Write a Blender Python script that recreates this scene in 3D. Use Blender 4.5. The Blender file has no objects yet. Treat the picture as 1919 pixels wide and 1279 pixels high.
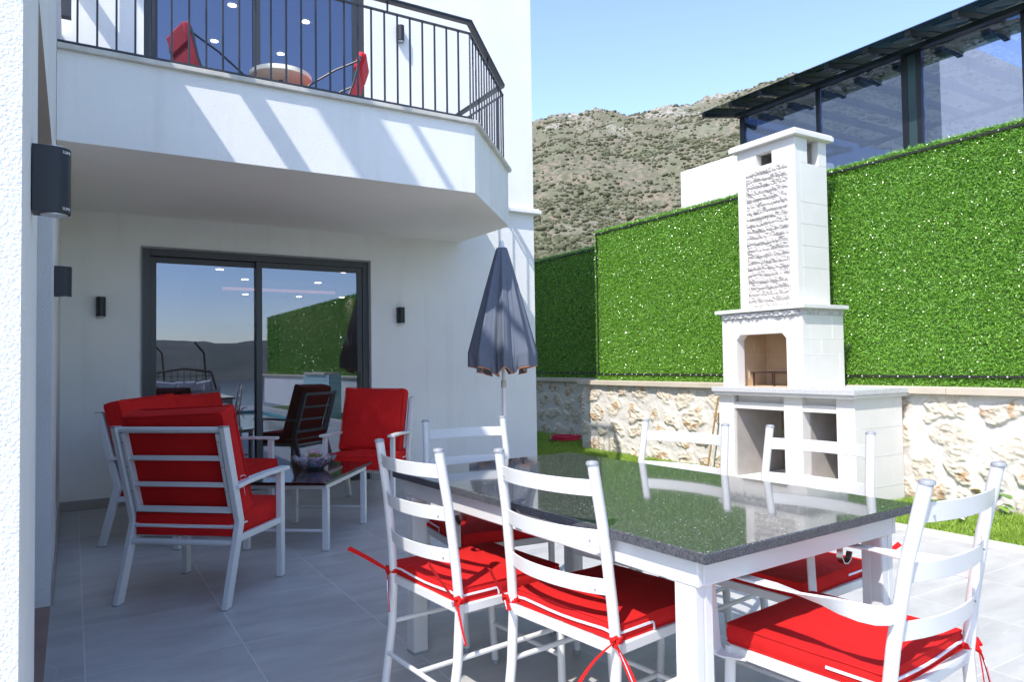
import bpy, math, random
import numpy as np
from mathutils import Matrix, Vector
random.seed(7); RNG = np.random.default_rng(7)
PI = math.pi; R = math.radians
SC = bpy.context.scene; COL = SC.collection
# ------------------------------------------------------------ camera
YAW, PITCH, ROLL, FPX, EYE = 0.5499, 0.032036, -0.0145074, 1344.487, 1.2
fw = np.array([math.sin(YAW)*math.cos(PITCH), math.cos(YAW)*math.cos(PITCH), math.sin(PITCH)])
rt = np.array([math.cos(YAW), -math.sin(YAW), 0.]); up_ = np.cross(rt, fw)
cr, sr = math.cos(ROLL), math.sin(ROLL)
rt, up_ = cr*rt+sr*up_, -sr*rt+cr*up_
cam = bpy.data.cameras.new('camera'); co = bpy.data.objects.new('camera', cam); COL.objects.link(co)
cam.sensor_width = 36; cam.lens = FPX/1919*36; cam.clip_end = 30000; cam.clip_start = 0.05
m = Matrix.Identity(4)
for i in range(3):
    m[i][0], m[i][1], m[i][2] = rt[i], up_[i], -fw[i]
m[2][3] = EYE
co.matrix_world = m
SC.camera = co
# ------------------------------------------------------------ world, sun, exposure
SUN = Vector((.68, .38, -1.)).normalized()
w = bpy.data.worlds.new('World'); SC.world = w; w.use_nodes = True
nt = w.node_tree; sky = nt.nodes.new('ShaderNodeTexSky'); sky.sky_type = 'NISHITA'; sky.sun_disc = False
sky.sun_elevation = math.asin(-SUN.z); sky.sun_rotation = math.atan2(-SUN.x, -SUN.y)
sky.air_density = 1.0; sky.dust_density = 0.5; sky.ozone_density = 4.0; sky.altitude = 100
tn = nt.nodes.new('ShaderNodeMix'); tn.data_type = 'RGBA'; tn.blend_type = 'MULTIPLY'; tn.inputs[0].default_value = 1; tn.inputs[7].default_value = (1.12, 1.0, .97, 1)
nt.links.new(sky.outputs[0], tn.inputs[6]); nt.links.new(tn.outputs[2], nt.nodes['Background'].inputs[0]); nt.nodes['Background'].inputs[1].default_value = 0.15
sl = bpy.data.lights.new('sun', 'SUN'); sl.energy = 2.3; sl.angle = R(.53); sl.color = (1., .96, .90)
so = bpy.data.objects.new('sun', sl); COL.objects.link(so); so.rotation_euler = SUN.to_track_quat('-Z', 'Y').to_euler(); so.location = (-8, -5, 12)
SC.view_settings.view_transform = 'Standard'; SC.view_settings.look = 'None'
SC.view_settings.exposure = 1.36; SC.view_settings.gamma = 1
SC.cycles.max_bounces = 8; SC.cycles.transparent_max_bounces = 16; SC.cycles.caustics_reflective = False; SC.cycles.caustics_refractive = False

# ------------------------------------------------------------ helpers: noise
def vnoise(x, y, seed=0):
    xi = np.floor(x).astype(np.int64); yi = np.floor(y).astype(np.int64); xf = x-xi; yf = y-yi
    def h(a, b):
        n = (a*374761393 + b*668265263 + seed*1442695041) & 0xffffffff
        n = ((n ^ (n >> 13))*1274126177) & 0xffffffff
        return ((n ^ (n >> 16)) & 0xffff)/65535.
    u = xf*xf*(3-2*xf); v = yf*yf*(3-2*yf)
    return (h(xi, yi)*(1-u)+h(xi+1, yi)*u)*(1-v)+(h(xi, yi+1)*(1-u)+h(xi+1, yi+1)*u)*v
def fbm(x, y, o=4, seed=0):
    s = 0; a = .5; t = 0
    for k in range(o):
        s = s+a*vnoise(x*2**k+k*17.3, y*2**k-k*9.1, seed+k); t += a; a *= .5
    return s/t
# ------------------------------------------------------------ helpers: materials
MC = {}
def mat(name, col, rough=.6, metal=0., var=0., vscale=3., bump=0., bscale=60., spec=.5, col2=None, ior=1.5, coat=0., trans=0.):
    if name in MC: return MC[name]
    m = bpy.data.materials.new(name); m.use_nodes = True; t = m.node_tree; b = t.nodes['Principled BSDF']
    b.inputs['Base Color'].default_value = (*col, 1); b.inputs['Roughness'].default_value = rough; b.inputs['Metallic'].default_value = metal
    b.inputs['Specular IOR Level'].default_value = spec; b.inputs['IOR'].default_value = ior; b.inputs['Coat Weight'].default_value = coat
    b.inputs['Transmission Weight'].default_value = trans
    if var or bump:
        tc = t.nodes.new('ShaderNodeTexCoord')
    if var:
        n = t.nodes.new('ShaderNodeTexNoise'); n.inputs['Scale'].default_value = vscale; n.inputs['Detail'].default_value = 6
        t.links.new(tc.outputs['Object'], n.inputs['Vector'])
        cr_ = t.nodes.new('ShaderNodeMapRange'); cr_.inputs[1].default_value = .3; cr_.inputs[2].default_value = .7
        t.links.new(n.outputs[0], cr_.inputs[0])
        mx = t.nodes.new('ShaderNodeMix'); mx.data_type = 'RGBA'
        c2 = col2 or tuple(c*(1-var) for c in col)
        mx.inputs[6].default_value = (*col, 1); mx.inputs[7].default_value = (*c2, 1)
        t.links.new(cr_.outputs[0], mx.inputs[0]); t.links.new(mx.outputs[2], b.inputs['Base Color'])
    if bump:
        n2 = t.nodes.new('ShaderNodeTexNoise'); n2.inputs['Scale'].default_value = bscale; n2.inputs['Detail'].default_value = 4
        t.links.new(tc.outputs['Object'], n2.inputs['Vector'])
        bp = t.nodes.new('ShaderNodeBump'); bp.inputs['Strength'].default_value = 1; bp.inputs['Distance'].default_value = bump
        t.links.new(n2.outputs[0], bp.inputs['Height']); t.links.new(bp.outputs[0], b.inputs['Normal'])
    MC[name] = m; return m
def emit(name, col, s):
    if name in MC: return MC[name]
    m = mat(name, col); b = m.node_tree.nodes['Principled BSDF']
    b.inputs['Emission Color'].default_value = (*col, 1); b.inputs['Emission Strength'].default_value = s; return m
def glass_mat(name, tint, refl, reflcol=(1, 1, 1)):
    m = bpy.data.materials.new(name); m.use_nodes = True; t = m.node_tree; t.nodes.clear()
    o = t.nodes.new('ShaderNodeOutputMaterial'); mx = t.nodes.new('ShaderNodeMixShader'); tr = t.nodes.new('ShaderNodeBsdfTransparent')
    gl = t.nodes.new('ShaderNodeBsdfGlossy'); gl.inputs['Roughness'].default_value = 0.; gl.inputs['Color'].default_value = (*reflcol, 1)
    tr.inputs[0].default_value = (*tint, 1); fr = t.nodes.new('ShaderNodeLayerWeight'); fr.inputs[0].default_value = .3
    mp = t.nodes.new('ShaderNodeMapRange'); mp.inputs[3].default_value = refl; mp.inputs[4].default_value = .95
    t.links.new(fr.outputs['Fresnel'], mp.inputs[0]); t.links.new(mp.outputs[0], mx.inputs[0])
    t.links.new(tr.outputs[0], mx.inputs[1]); t.links.new(gl.outputs[0], mx.inputs[2]); t.links.new(mx.outputs[0], o.inputs[0])
    MC[name] = m; return m
def attr_mat(name, rough=.8, bump=0., bscale=80., var=.0, vscale=40):
    """colour comes from the mesh's own 'stone' colour attribute (the stone's and the mortar's own colours)"""
    m = mat(name, (.5, .5, .5), rough, bump=bump, bscale=bscale); t = m.node_tree; b = t.nodes['Principled BSDF']
    a = t.nodes.new('ShaderNodeAttribute'); a.attribute_name = 'stone'
    t.links.new(a.outputs['Color'], b.inputs['Base Color']); return m
# ------------------------------------------------------------ helpers: meshes
class MB:
    def __init__(s): s.v = []; s.f = []
    def add(s, v, f):
        o = len(s.v); s.v += [tuple(map(float, p)) for p in v]; s.f += [tuple(i+o for i in q) for q in f]; return s
    def box(s, x0, y0, z0, x1, y1, z1, M=None):
        v = [(x, y, z) for x in (x0, x1) for y in (y0, y1) for z in (z0, z1)]
        if M is not None: v = [tuple(M @ Vector(p)) for p in v]
        return s.add(v, [(0, 1, 3, 2), (4, 6, 7, 5), (0, 4, 5, 1), (2, 3, 7, 6), (0, 2, 6, 4), (1, 5, 7, 3)])
    def bar(s, p0, p1, w, h, up=(0, 0, 1)):
        p0 = Vector(p0); p1 = Vector(p1); d = (p1-p0); L = d.length; d.normalize(); u = Vector(up)
        x = d.cross(u)
        if x.length < 1e-4: u = Vector((0, 1, 0)); x = d.cross(u)
        x.normalize(); u = x.cross(d)
        v = [p0+x*(a*w/2)+u*(b*h/2)+d*c for c in (0, L) for a, b in ((-1, -1), (1, -1), (1, 1), (-1, 1))]
        return s.add(v, [(3, 2, 1, 0), (4, 5, 6, 7), (0, 1, 5, 4), (1, 2, 6, 5), (2, 3, 7, 6), (3, 0, 4, 7)])
    def prism(s, pts, z0, z1):
        n = len(pts); v = [(x, y, z0) for x, y in pts]+[(x, y, z1) for x, y in pts]
        return s.add(v, [tuple(range(n))[::-1], tuple(range(n, 2*n))]+[(i, (i+1) % n, (i+1) % n+n, i+n) for i in range(n)])
    def loft(s, rings, closed=False, cap=True, ringclosed=True):
        n = len(rings[0]); v = [p for r_ in rings for p in r_]; f = []; m_ = len(rings)
        for i in range(m_ if closed else m_-1):
            a = i*n; b = ((i+1) % m_)*n
            for j in range(n if ringclosed else n-1): f.append((a+j, a+(j+1) % n, b+(j+1) % n, b+j))
        if cap and not closed and ringclosed: f += [tuple(range(n))[::-1], tuple(range((m_-1)*n, m_*n))]
        return s.add(v, f)
    def tube(s, pts, r, n=10, closed=False, flat=1.):
        pts = [Vector(p) for p in pts]; rings = []; ref = Vector((0, 0, 1)); m_ = len(pts); prev = None
        for i, p in enumerate(pts):
            if closed: d = pts[(i+1) % m_]-pts[i-1]
            else: d = pts[min(i+1, m_-1)]-pts[max(i-1, 0)]
            d.normalize()
            if prev is None:
                x = d.cross(ref)
                if x.length < .05: x = d.cross(Vector((0, 1, 0)))
            else: x = prev-d*prev.dot(d)
            x.normalize(); prev = x; y = d.cross(x); rr = r[i] if isinstance(r, (list, tuple)) else r
            rings.append([p+x*(rr*math.cos(2*PI*k/n))+y*(rr*flat*math.sin(2*PI*k/n)) for k in range(n)])
        return s.loft(rings, closed)
    def ribbon(s, pts, side, w, t):
        """flat band through pts; side = width direction(s), w width(s), t thickness"""
        pts = [Vector(p) for p in pts]; rings = []; m_ = len(pts)
        for i, p in enumerate(pts):
            d = (pts[min(i+1, m_-1)]-pts[max(i-1, 0)]).normalized(); sd = Vector(side[i] if isinstance(side[0], (tuple, list, Vector)) else side)
            sd = (sd-d*sd.dot(d)).normalized(); nn = d.cross(sd); ww = (w[i] if isinstance(w, (list, tuple)) else w)/2
            rings.append([p+sd*ww+nn*t/2, p-sd*ww+nn*t/2, p-sd*ww-nn*t/2, p+sd*ww-nn*t/2])
        return s.loft(rings)
    def lathe(s, prof, c=(0, 0, 0), n=24):
        rings = [[(c[0]+r*math.cos(2*PI*k/n), c[1]+r*math.sin(2*PI*k/n), c[2]+z) for k in range(n)] for r, z in prof]
        return s.loft(rings)
    def build(s, name, m, parent=None, bevel=0., smooth=True, world=False, seg=2, angle=40, sub=0):
        me = bpy.data.meshes.new(name); me.from_pydata(s.v, [], s.f); return finish(me, name, m, parent, bevel, smooth, world, seg, angle, sub)
def finish(me, name, m, parent=None, bevel=0., smooth=True, world=False, seg=2, angle=40, sub=0):
    me.validate(); me.update()
    import bmesh
    if len(me.polygons) < 60000:
        bm = bmesh.new(); bm.from_mesh(me); bmesh.ops.recalc_face_normals(bm, faces=bm.faces); bm.to_mesh(me); bm.free()
    if smooth: me.shade_smooth(); me.set_sharp_from_angle(angle=R(angle))
    me.materials.append(m); o = bpy.data.objects.new(name, me); COL.objects.link(o)
    if parent is not None:
        o.parent = parent
        if world: o.matrix_parent_inverse = Matrix.Translation(-Vector(parent.get('at', parent.location)))
    if bevel:
        b = o.modifiers.new('bevel', 'BEVEL'); b.width = bevel; b.segments = seg; b.limit_method = 'ANGLE'; b.angle_limit = R(50)
    if sub:
        b = o.modifiers.new('sub', 'SUBSURF'); b.levels = sub; b.render_levels = sub
    return o
def npmesh(name, V, F, m, parent=None, world=False, smooth=False, col=None, recalc=False, angle=180):
    """V (n,3) array, F (k,4) or (k,3) array of indices"""
    me = bpy.data.meshes.new(name); n, k, c = len(V), len(F), F.shape[1]
    me.vertices.add(n); me.vertices.foreach_set('co', np.ascontiguousarray(V, dtype=np.float32).ravel())
    me.loops.add(k*c); me.loops.foreach_set('vertex_index', np.ascontiguousarray(F, dtype=np.int32).ravel())
    me.polygons.add(k); me.polygons.foreach_set('loop_start', np.arange(0, k*c, c, dtype=np.int32))
    me.polygons.foreach_set('loop_total', np.full(k, c, dtype=np.int32)); me.update(calc_edges=True)
    if col is not None:
        a = me.color_attributes.new('stone', 'FLOAT_COLOR', 'POINT'); cc = np.ones((n, 4), np.float32); cc[:, :3] = col; a.data.foreach_set('color', cc.ravel())
    if smooth: me.shade_smooth()
    me.materials.append(m); o = bpy.data.objects.new(name, me); COL.objects.link(o)
    if parent is not None:
        o.parent = parent
        if world: o.matrix_parent_inverse = Matrix.Translation(-Vector(parent['at'] if 'at' in parent else parent.location))
    return o
def grid(nu, nv):
    i = np.arange(nu-1)[:, None]*nv+np.arange(nv-1)[None, :]
    return np.stack([i, i+nv, i+nv+1, i+1], -1).reshape(-1, 4)
def thing(name, label, cat, loc=(0, 0, 0), rz=0., group=None):
    o = bpy.data.objects.new(name, None); COL.objects.link(o); o.location = loc; o.rotation_euler = (0, 0, rz); o.empty_display_size = .1
    o['label'] = label; o['category'] = cat
    if group: o['group'] = group
    return o
def tag(o, label, cat, group=None):
    o['label'] = label; o['category'] = cat
    if group: o['group'] = group
    return o
def struct(o): o['kind'] = 'structure'; return o
def copy_tree(o, parent=None):
    c = o.copy(); COL.objects.link(c)
    if parent is not None: c.parent = parent; c.matrix_parent_inverse = o.matrix_parent_inverse.copy()
    for ch in [x for x in list(COL.objects) if x.parent == o]: copy_tree(ch, c)
    return c
def text_part(name, s, size, m, parent, M):
    cu = bpy.data.curves.new(name, 'FONT'); cu.body = s; cu.size = size; cu.extrude = .0004; cu.align_x = 'CENTER'
    o = bpy.data.objects.new(name, cu); COL.objects.link(o); dg = bpy.context.evaluated_depsgraph_get(); me = bpy.data.meshes.new_from_object(o.evaluated_get(dg))
    bpy.data.objects.remove(o); me.transform(M); me.materials.clear(); me.materials.append(m); q = bpy.data.objects.new(name, me); COL.objects.link(q); q.parent = parent; return q

def each(boxes, name, m, **k):
    for q in boxes: MB().box(*q).build(name, m, **k)
# ------------------------------------------------------------ materials
stucco = mat('stucco', (.80, .795, .78), .85, var=.07, vscale=1.7, bump=.004, bscale=140)
def weather(m, c2, f):
    t = m.node_tree; b = t.nodes['Principled BSDF']; src = b.inputs['Base Color'].links[0].from_socket; N = t.nodes.new; tc = N('ShaderNodeTexCoord'); mp = N('ShaderNodeMapping'); mp.inputs['Scale'].default_value = (5, 5, .45)
    n = N('ShaderNodeTexNoise'); n.inputs['Scale'].default_value = 1.6; n.inputs['Detail'].default_value = 7; t.links.new(tc.outputs['Object'], mp.inputs[0]); t.links.new(mp.outputs[0], n.inputs[0])
    r_ = N('ShaderNodeMapRange'); r_.inputs[1].default_value = .55; r_.inputs[2].default_value = .8; r_.inputs[4].default_value = f; t.links.new(n.outputs[0], r_.inputs[0])
    mx = N('ShaderNodeMix'); mx.data_type = 'RGBA'; mx.inputs[7].default_value = (*c2, 1); t.links.new(r_.outputs[0], mx.inputs[0]); t.links.new(src, mx.inputs[6]); t.links.new(mx.outputs[2], b.inputs['Base Color'])
weather(stucco, (.60, .58, .54), .34)
rough_stucco = mat('rough_stucco', (.72, .72, .71), .9, bump=.0045, bscale=150)
soffit_m = mat('soffit_paint', (.86, .84, .80), .8, var=.06, vscale=1.1, bump=.0012, bscale=60)
coping_m = mat('coping_marble', (.62, .59, .53), .5, var=.3, vscale=9, bump=.001)
white_stone = mat('cut_stone', (.72, .695, .65), .75, var=.05, vscale=6, bump=.001, bscale=120)
white_metal = mat('white_paint', (.66, .66, .65), .28, var=.03, vscale=8)
lounge_metal = mat('grey_white_paint', (.61, .625, .64), .32, var=.04, vscale=8)
cap_m = mat('grey_plastic', (.30, .31, .33), .45)
dark_frame = mat('dark_aluminium', (.035, .037, .043), .4)
iron = mat('dark_iron', (.022, .026, .034), .42)
red = mat('red_fabric', (.60, .014, .014), .88, var=.22, vscale=3.5, bump=.0035, bscale=26, spec=.2)
piping = mat('white_zip', (.75, .72, .78), .6)
chrome = mat('chrome', (.6, .6, .6), .18, metal=1)
black_m = mat('black_lamp', (.012, .014, .02), .45)

# ------------------------------------------------------------ ground, floor
def tile_material():
    m = mat('floor_tile', (.45, .45, .45), .38, bump=.0006, bscale=30); t = m.node_tree; b = t.nodes['Principled BSDF']; N = t.nodes.new; L = t.links.new
    tc = N('ShaderNodeTexCoord'); sp = N('ShaderNodeSeparateXYZ'); L(tc.outputs['Object'], sp.inputs[0])
    def mt(op, a, b_=None, c=None):
        n = N('ShaderNodeMath'); n.operation = op
        for i, q in enumerate((a, b_, c)):
            if q is None: continue
            if isinstance(q, (int, float)): n.inputs[i].default_value = q
            else: L(q, n.inputs[i])
        return n.outputs[0]
    u = mt('DIVIDE', mt('SUBTRACT', sp.outputs[0], .048-.592*20), .592); v = mt('DIVIDE', mt('SUBTRACT', sp.outputs[1], 3.32-.63*40), .63)
    fu, fv = mt('FRACT', u), mt('FRACT', v); iu, iv = mt('FLOOR', u), mt('FLOOR', v)
    gu = mt('LESS_THAN', mt('MINIMUM', fu, mt('SUBTRACT', 1, fu)), .0045); gv = mt('LESS_THAN', mt('MINIMUM', fv, mt('SUBTRACT', 1, fv)), .0042)
    g = mt('MAXIMUM', gu, gv)
    cb = N('ShaderNodeCombineXYZ'); L(iu, cb.inputs[0]); L(iv, cb.inputs[1]); wn = N('ShaderNodeTexWhiteNoise'); wn.noise_dimensions = '3D'; L(cb.outputs[0], wn.inputs[0])
    sc = N('ShaderNodeVectorMath'); sc.operation = 'SCALE'; L(wn.outputs['Color'], sc.inputs[0]); sc.inputs[3].default_value = 40
    ad = N('ShaderNodeVectorMath'); ad.operation = 'ADD'; L(sc.outputs[0], ad.inputs[0]); L(tc.outputs['Object'], ad.inputs[1])
    mp = N('ShaderNodeMapping'); mp.inputs['Scale'].default_value = (1, 3.2, 1); mp.inputs['Rotation'].default_value = (0, 0, .25); L(ad.outputs[0], mp.inputs[0])
    n1 = N('ShaderNodeTexNoise'); n1.inputs['Scale'].default_value = 2.2; n1.inputs['Detail'].default_value = 8; n1.inputs['Roughness'].default_value = .62; L(mp.outputs[0], n1.inputs[0])
    n2 = N('ShaderNodeTexNoise'); n2.inputs['Scale'].default_value = 1.1; n2.inputs['Detail'].default_value = 3; n2.inputs['Distortion'].default_value = 1.2; L(ad.outputs[0], n2.inputs[0])
    vein = mt('LESS_THAN', mt('ABSOLUTE', mt('SUBTRACT', n2.outputs[0], .5)), .0021)
    n3 = N('ShaderNodeTexNoise'); n3.inputs['Scale'].default_value = 2.3; L(ad.outputs[0], n3.inputs[0])
    vein = mt('MULTIPLY', vein, mt('GREATER_THAN', n3.outputs[0], .54))
    ramp = N('ShaderNodeMapRange'); ramp.inputs[1].default_value = .25; ramp.inputs[2].default_value = .75; L(n1.outputs[0], ramp.inputs[0])
    c1 = N('ShaderNodeMix'); c1.data_type = 'RGBA'; c1.inputs[6].default_value = (.345, .342, .335, 1); c1.inputs[7].default_value = (.54, .53, .51, 1); L(ramp.outputs[0], c1.inputs[0])
    c2 = N('ShaderNodeMix'); c2.data_type = 'RGBA'; L(c1.outputs[2], c2.inputs[6]); c2.inputs[7].default_value = (.56, .56, .56, 1); L(mt('MULTIPLY', vein, .5), c2.inputs[0])
    c3 = N('ShaderNodeMix'); c3.data_type = 'RGBA'; L(c2.outputs[2], c3.inputs[6]); c3.inputs[7].default_value = (.66, .65, .63, 1); L(mt('MULTIPLY', g, .7), c3.inputs[0])
    L(c3.outputs[2], b.inputs['Base Color']); rr = N('ShaderNodeMapRange'); rr.inputs[3].default_value = .32; rr.inputs[4].default_value = .5; L(n1.outputs[0], rr.inputs[0]); L(rr.outputs[0], b.inputs['Roughness'])
    return m
tile_m = tile_material()
# terrace floor with the pool cut out of it (pool x 2.7..4.5, y -6.5..0.2)
b = MB()
for x0, y0, x1, y1 in ((-9, .2, 4.93, 7.4), (-9, -9, 2.7, .2), (4.5, -9, 4.93, .2), (2.7, -9, 4.5, -6.5)): b.box(x0, y0, -.12, x1, y1, 0)
struct(b.build('terrace_floor', tile_m, smooth=False))
b = MB(); b.box(4.93, -9, -.12, 5.13, 8.4, .004); b.box(4.93, 8.4, -.12, 5.13, 14, .004)
struct(b.build('kerb', mat('kerb_stone', (.55, .52, .45), .7, var=.12, vscale=5, bump=.001), smooth=False, bevel=.006))
b = MB(); b.box(4.9, 7.4, -.12, 4.93, 14, 0); struct(b.build('side_path', tile_m, smooth=False))
def soil(name, c, c2, s=.6): return mat(name, c, .95, var=.3, vscale=s, col2=c2, bump=.03, bscale=4)
b = MB(); b.box(5.13, -9, -.3, 14, 14, -.035); struct(b.build('lawn_soil', mat('lawn_soil', (.13, .20, .04), .95, var=.5, vscale=9, bump=.01, bscale=60), smooth=False))
def ground_z(x, y):
    return -.5-np.clip(-y-10, 0, 9e9)*.28
xs = np.concatenate([-np.geomspace(4000, 12, 30), np.linspace(-10, 30, 20), np.geomspace(34, 4000, 30)]); ys = np.concatenate([-np.linspace(240, 10, 40), np.linspace(-8, 40, 12), np.geomspace(60, 4000, 20)])
X, Y = np.meshgrid(xs, ys, indexing='ij'); Z = ground_z(X, Y)
struct(npmesh('ground', np.stack([X, Y, Z], -1).reshape(-1, 3), grid(len(xs), len(ys)), soil('earth', (.30, .24, .16), (.12, .13, .06), .15)))
b = MB(); b.box(-6400, -6400, -62, 6400, -60, -60); struct(b.build('sea', mat('sea_water', (.02, .06, .10), .12, bump=.15, bscale=.2), smooth=False))
# far shore behind the camera, seen only in the door's glass
az = np.linspace(R(110), R(260), 220); rr_ = np.array([3800, 4300, 4800, 5400, 6200.])
hh = (fbm(az*3.1, az*0+3, 4, 5)*.8+.15)*430
prof = np.array([0, .45, .8, 1., .3]); A, RR = np.meshgrid(az, rr_, indexing='ij')
Z = -62+hh[:, None]*prof[None]+fbm(A*30, RR/300, 4, 9)*50*prof[None]
struct(npmesh('far_shore', np.stack([RR*np.sin(A), RR*np.cos(A), Z], -1).reshape(-1, 3), grid(220, 5), soil('far_shore', (.16, .15, .12), (.09, .10, .07), .004), smooth=True))

# pool behind the camera's right (mirrored in the glass door)
b = MB(); b.box(2.7, -6.5, -1.3, 4.5, .2, -1.2)
for q in ((2.7, -6.5, 2.72, .2), (4.48, -6.5, 4.5, .2), (2.72, -6.5, 4.48, -6.48), (2.72, .18, 4.48, .2)): b.box(q[0], q[1], -1.2, q[2], q[3], -.02)
struct(b.build('pool_basin', mat('pool_tile', (.10, .50, .52), .4, var=.25, vscale=30), smooth=False))
b = MB(); b.box(2.72, -6.48, -1.19, 4.48, .18, -.06); o = b.build('pool_water', mat('pool_water', (.5, .92, .95), .02, trans=1., ior=1.33, bump=.01, bscale=3), smooth=False); struct(o)
# ------------------------------------------------------------ mountain
def mountain():
    na, nr = 420, 460
    az = np.linspace(R(14), R(84), na); rr = 70*(980/70.)**np.linspace(0, 1, nr)
    A, RR = np.meshgrid(az, rr, indexing='ij'); X = RR*np.sin(A); Y = RR*np.cos(A)
    ridge_az = np.radians([0, 20, 33.5, 35.6, 37, 38.6, 41.2, 43.7, 46.1, 48.5, 50.1, 51.6, 56, 64, 90]); ridge_el = [19.3, 18.6, 18.75, 19.45, 19.15, 19.4, 19.0, 19.1, 19.3, 19.6, 20.0, 20.3, 20.8, 21.5, 21]
    RH = np.tan(np.radians(np.interp(A, ridge_az, ridge_el)))*820
    t = np.clip((RR-70)/(820-70), 0, 1.25); Z = RH*np.where(t < 1, t**1.12, 1-(t-1)*1.5)
    big = fbm(X/150, Y/150, 4, 3)-.5; gul = np.abs(fbm(X/70+big, Y/70, 4, 8)-.5)*2; fine = fbm(X/14, Y/14, 4, 12)-.5
    rock = np.clip((fbm(X/38, Y/38, 3, 31)-.52)*6, 0, 1)*np.clip((t-.55)*3, 0.1, 1)
    crag = fbm(X/7, Y/7, 4, 77)-.5
    taper = np.clip(t*4, 0, 1)*np.clip((1.02-t)*6, .12, 1)
    Z = Z+big*36*taper+(gul-.4)*16*taper+fine*7*np.clip(t*4, 0, 1)*np.where(t > .9, .6, 1)+rock*(crag*13+3)*np.clip(t*3, 0, 1)
    return A, RR, X, Y, Z, t, rock
A, RR, MX, MY, MZ, MT, MROCK = mountain()
def hill_mat():
    m = mat('hill', (.36, .29, .22), .95, bump=.5, bscale=.5); t = m.node_tree; b = t.nodes['Principled BSDF']; N = t.nodes.new; L = t.links.new
    tc = N('ShaderNodeTexCoord')
    def ns(s, d=6, ro=.6):
        n = N('ShaderNodeTexNoise'); n.inputs['Scale'].default_value = s; n.inputs['Detail'].default_value = d; n.inputs['Roughness'].default_value = ro; L(tc.outputs['Object'], n.inputs[0]); return n.outputs[0]
    def mr(x, a, b_):
        n = N('ShaderNodeMapRange'); n.inputs[1].default_value = a; n.inputs[2].default_value = b_; L(x, n.inputs[0]); return n.outputs[0]
    def mix(f, c1, c2):
        n = N('ShaderNodeMix'); n.data_type = 'RGBA'
        for i, c in ((6, c1), (7, c2)):
            if isinstance(c, tuple): n.inputs[i].default_value = (*c, 1)
            else: L(c, n.inputs[i])
        L(f, n.inputs[0]); return n.outputs[2]
    c = mix(mr(ns(.06), .35, .65), (.235, .18, .135), (.185, .155, .11))
    c = mix(mr(ns(.35, 8, .7), .43, .54), c, (.105, .11, .065))
    c = mix(mr(ns(.025, 5), .48, .62), c, (.13, .135, .08))
    a = N('ShaderNodeAttribute'); a.attribute_name = 'stone'; sp = N('ShaderNodeSeparateColor'); L(a.outputs['Color'], sp.inputs[0])
    mu = N('ShaderNodeMath'); mu.operation = 'MULTIPLY'; L(sp.outputs[0], mu.inputs[0]); L(mr(ns(.22, 8, .7), .46, .56), mu.inputs[1])
    c = mix(mu.outputs[0], c, (.36, .335, .30)); L(c, b.inputs['Base Color']); return m
o = npmesh('mountain', np.stack([MX, MY, MZ], -1).reshape(-1, 3), grid(*MX.shape), hill_mat(), smooth=True, col=np.repeat(MROCK.reshape(-1, 1), 3, 1)); struct(o)
def blobs(C, S, seed=1):
    """many small uneven shrubs as one mesh: C centres, S radii"""
    r = np.random.default_rng(seed); ph = (1+5**.5)/2
    V = np.array([(-1, ph, 0), (1, ph, 0), (-1, -ph, 0), (1, -ph, 0), (0, -1, ph), (0, 1, ph), (0, -1, -ph), (0, 1, -ph), (ph, 0, -1), (ph, 0, 1), (-ph, 0, -1), (-ph, 0, 1)], float); V /= np.linalg.norm(V[0])
    F = np.array([(0, 11, 5), (0, 5, 1), (0, 1, 7), (0, 7, 10), (0, 10, 11), (1, 5, 9), (5, 11, 4), (11, 10, 2), (10, 7, 6), (7, 1, 8), (3, 9, 4), (3, 4, 2), (3, 2, 6), (3, 6, 8), (3, 8, 9), (4, 9, 5), (2, 4, 11), (6, 2, 10), (8, 6, 7), (9, 8, 1)])
    n = len(C); P = V[None]*(S[:, None, None]*r.uniform(.6, 1.25, (n, 12, 1)))*np.array([1, 1, .72]); P = P+C[:, None]
    return P.reshape(-1, 3), (F[None]+12*np.arange(n)[:, None, None]).reshape(-1, 3)
def scrub():
    r = np.random.default_rng(5); na, nr = MX.shape; n = 90000
    ia = r.uniform(0, na-2, n); ir = (nr-2)*r.uniform(.0, 1, n)**.8
    a0 = ia.astype(int); r0 = ir.astype(int); x = MX[a0, r0]; y = MY[a0, r0]; z = MZ[a0, r0]; fa = ia-a0; fr = ir-r0
    x = x+(MX[a0+1, r0]-x)*fa+(MX[a0, r0+1]-x)*fr; y = y+(MY[a0+1, r0]-y)*fa+(MY[a0, r0+1]-y)*fr; z = z+(MZ[a0+1, r0]-z)*fa+(MZ[a0, r0+1]-z)*fr
    d = fbm(x/26, y/26, 3, 55); keep = r.uniform(0, 1, n) < np.clip((d-.30)*4.2, .10, .95); keep &= MROCK[a0, r0] < .8
    x, y, z = x[keep], y[keep], z[keep]; dist = np.hypot(x, y); s = r.lognormal(0, .40, len(x))*(.34+dist/1000); 
    return blobs(np.stack([x, y, z+s*.3], -1), s, 4)
def leafmix(name, c1, c2, rough=.5, spec=.5, c3=None):
    m = mat(name, c1, rough, spec=spec); t = m.node_tree; b = t.nodes['Principled BSDF']; g = t.nodes.new('ShaderNodeNewGeometry'); r_ = t.nodes.new('ShaderNodeValToRGB')
    r_.color_ramp.elements[0].color = (*c1, 1); r_.color_ramp.elements[1].color = (*c2, 1)
    if c3: e = r_.color_ramp.elements.new(.5); e.color = (*c3, 1)
    t.links.new(g.outputs['Random Per Island'], r_.inputs[0]); t.links.new(r_.outputs[0], b.inputs['Base Color']); return m
V, F = scrub(); o = npmesh('scrub', V, F, leafmix('scrub_leaf', (.075, .08, .045), (.15, .15, .09), .9, .1), smooth=False); o['kind'] = 'stuff'

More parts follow.
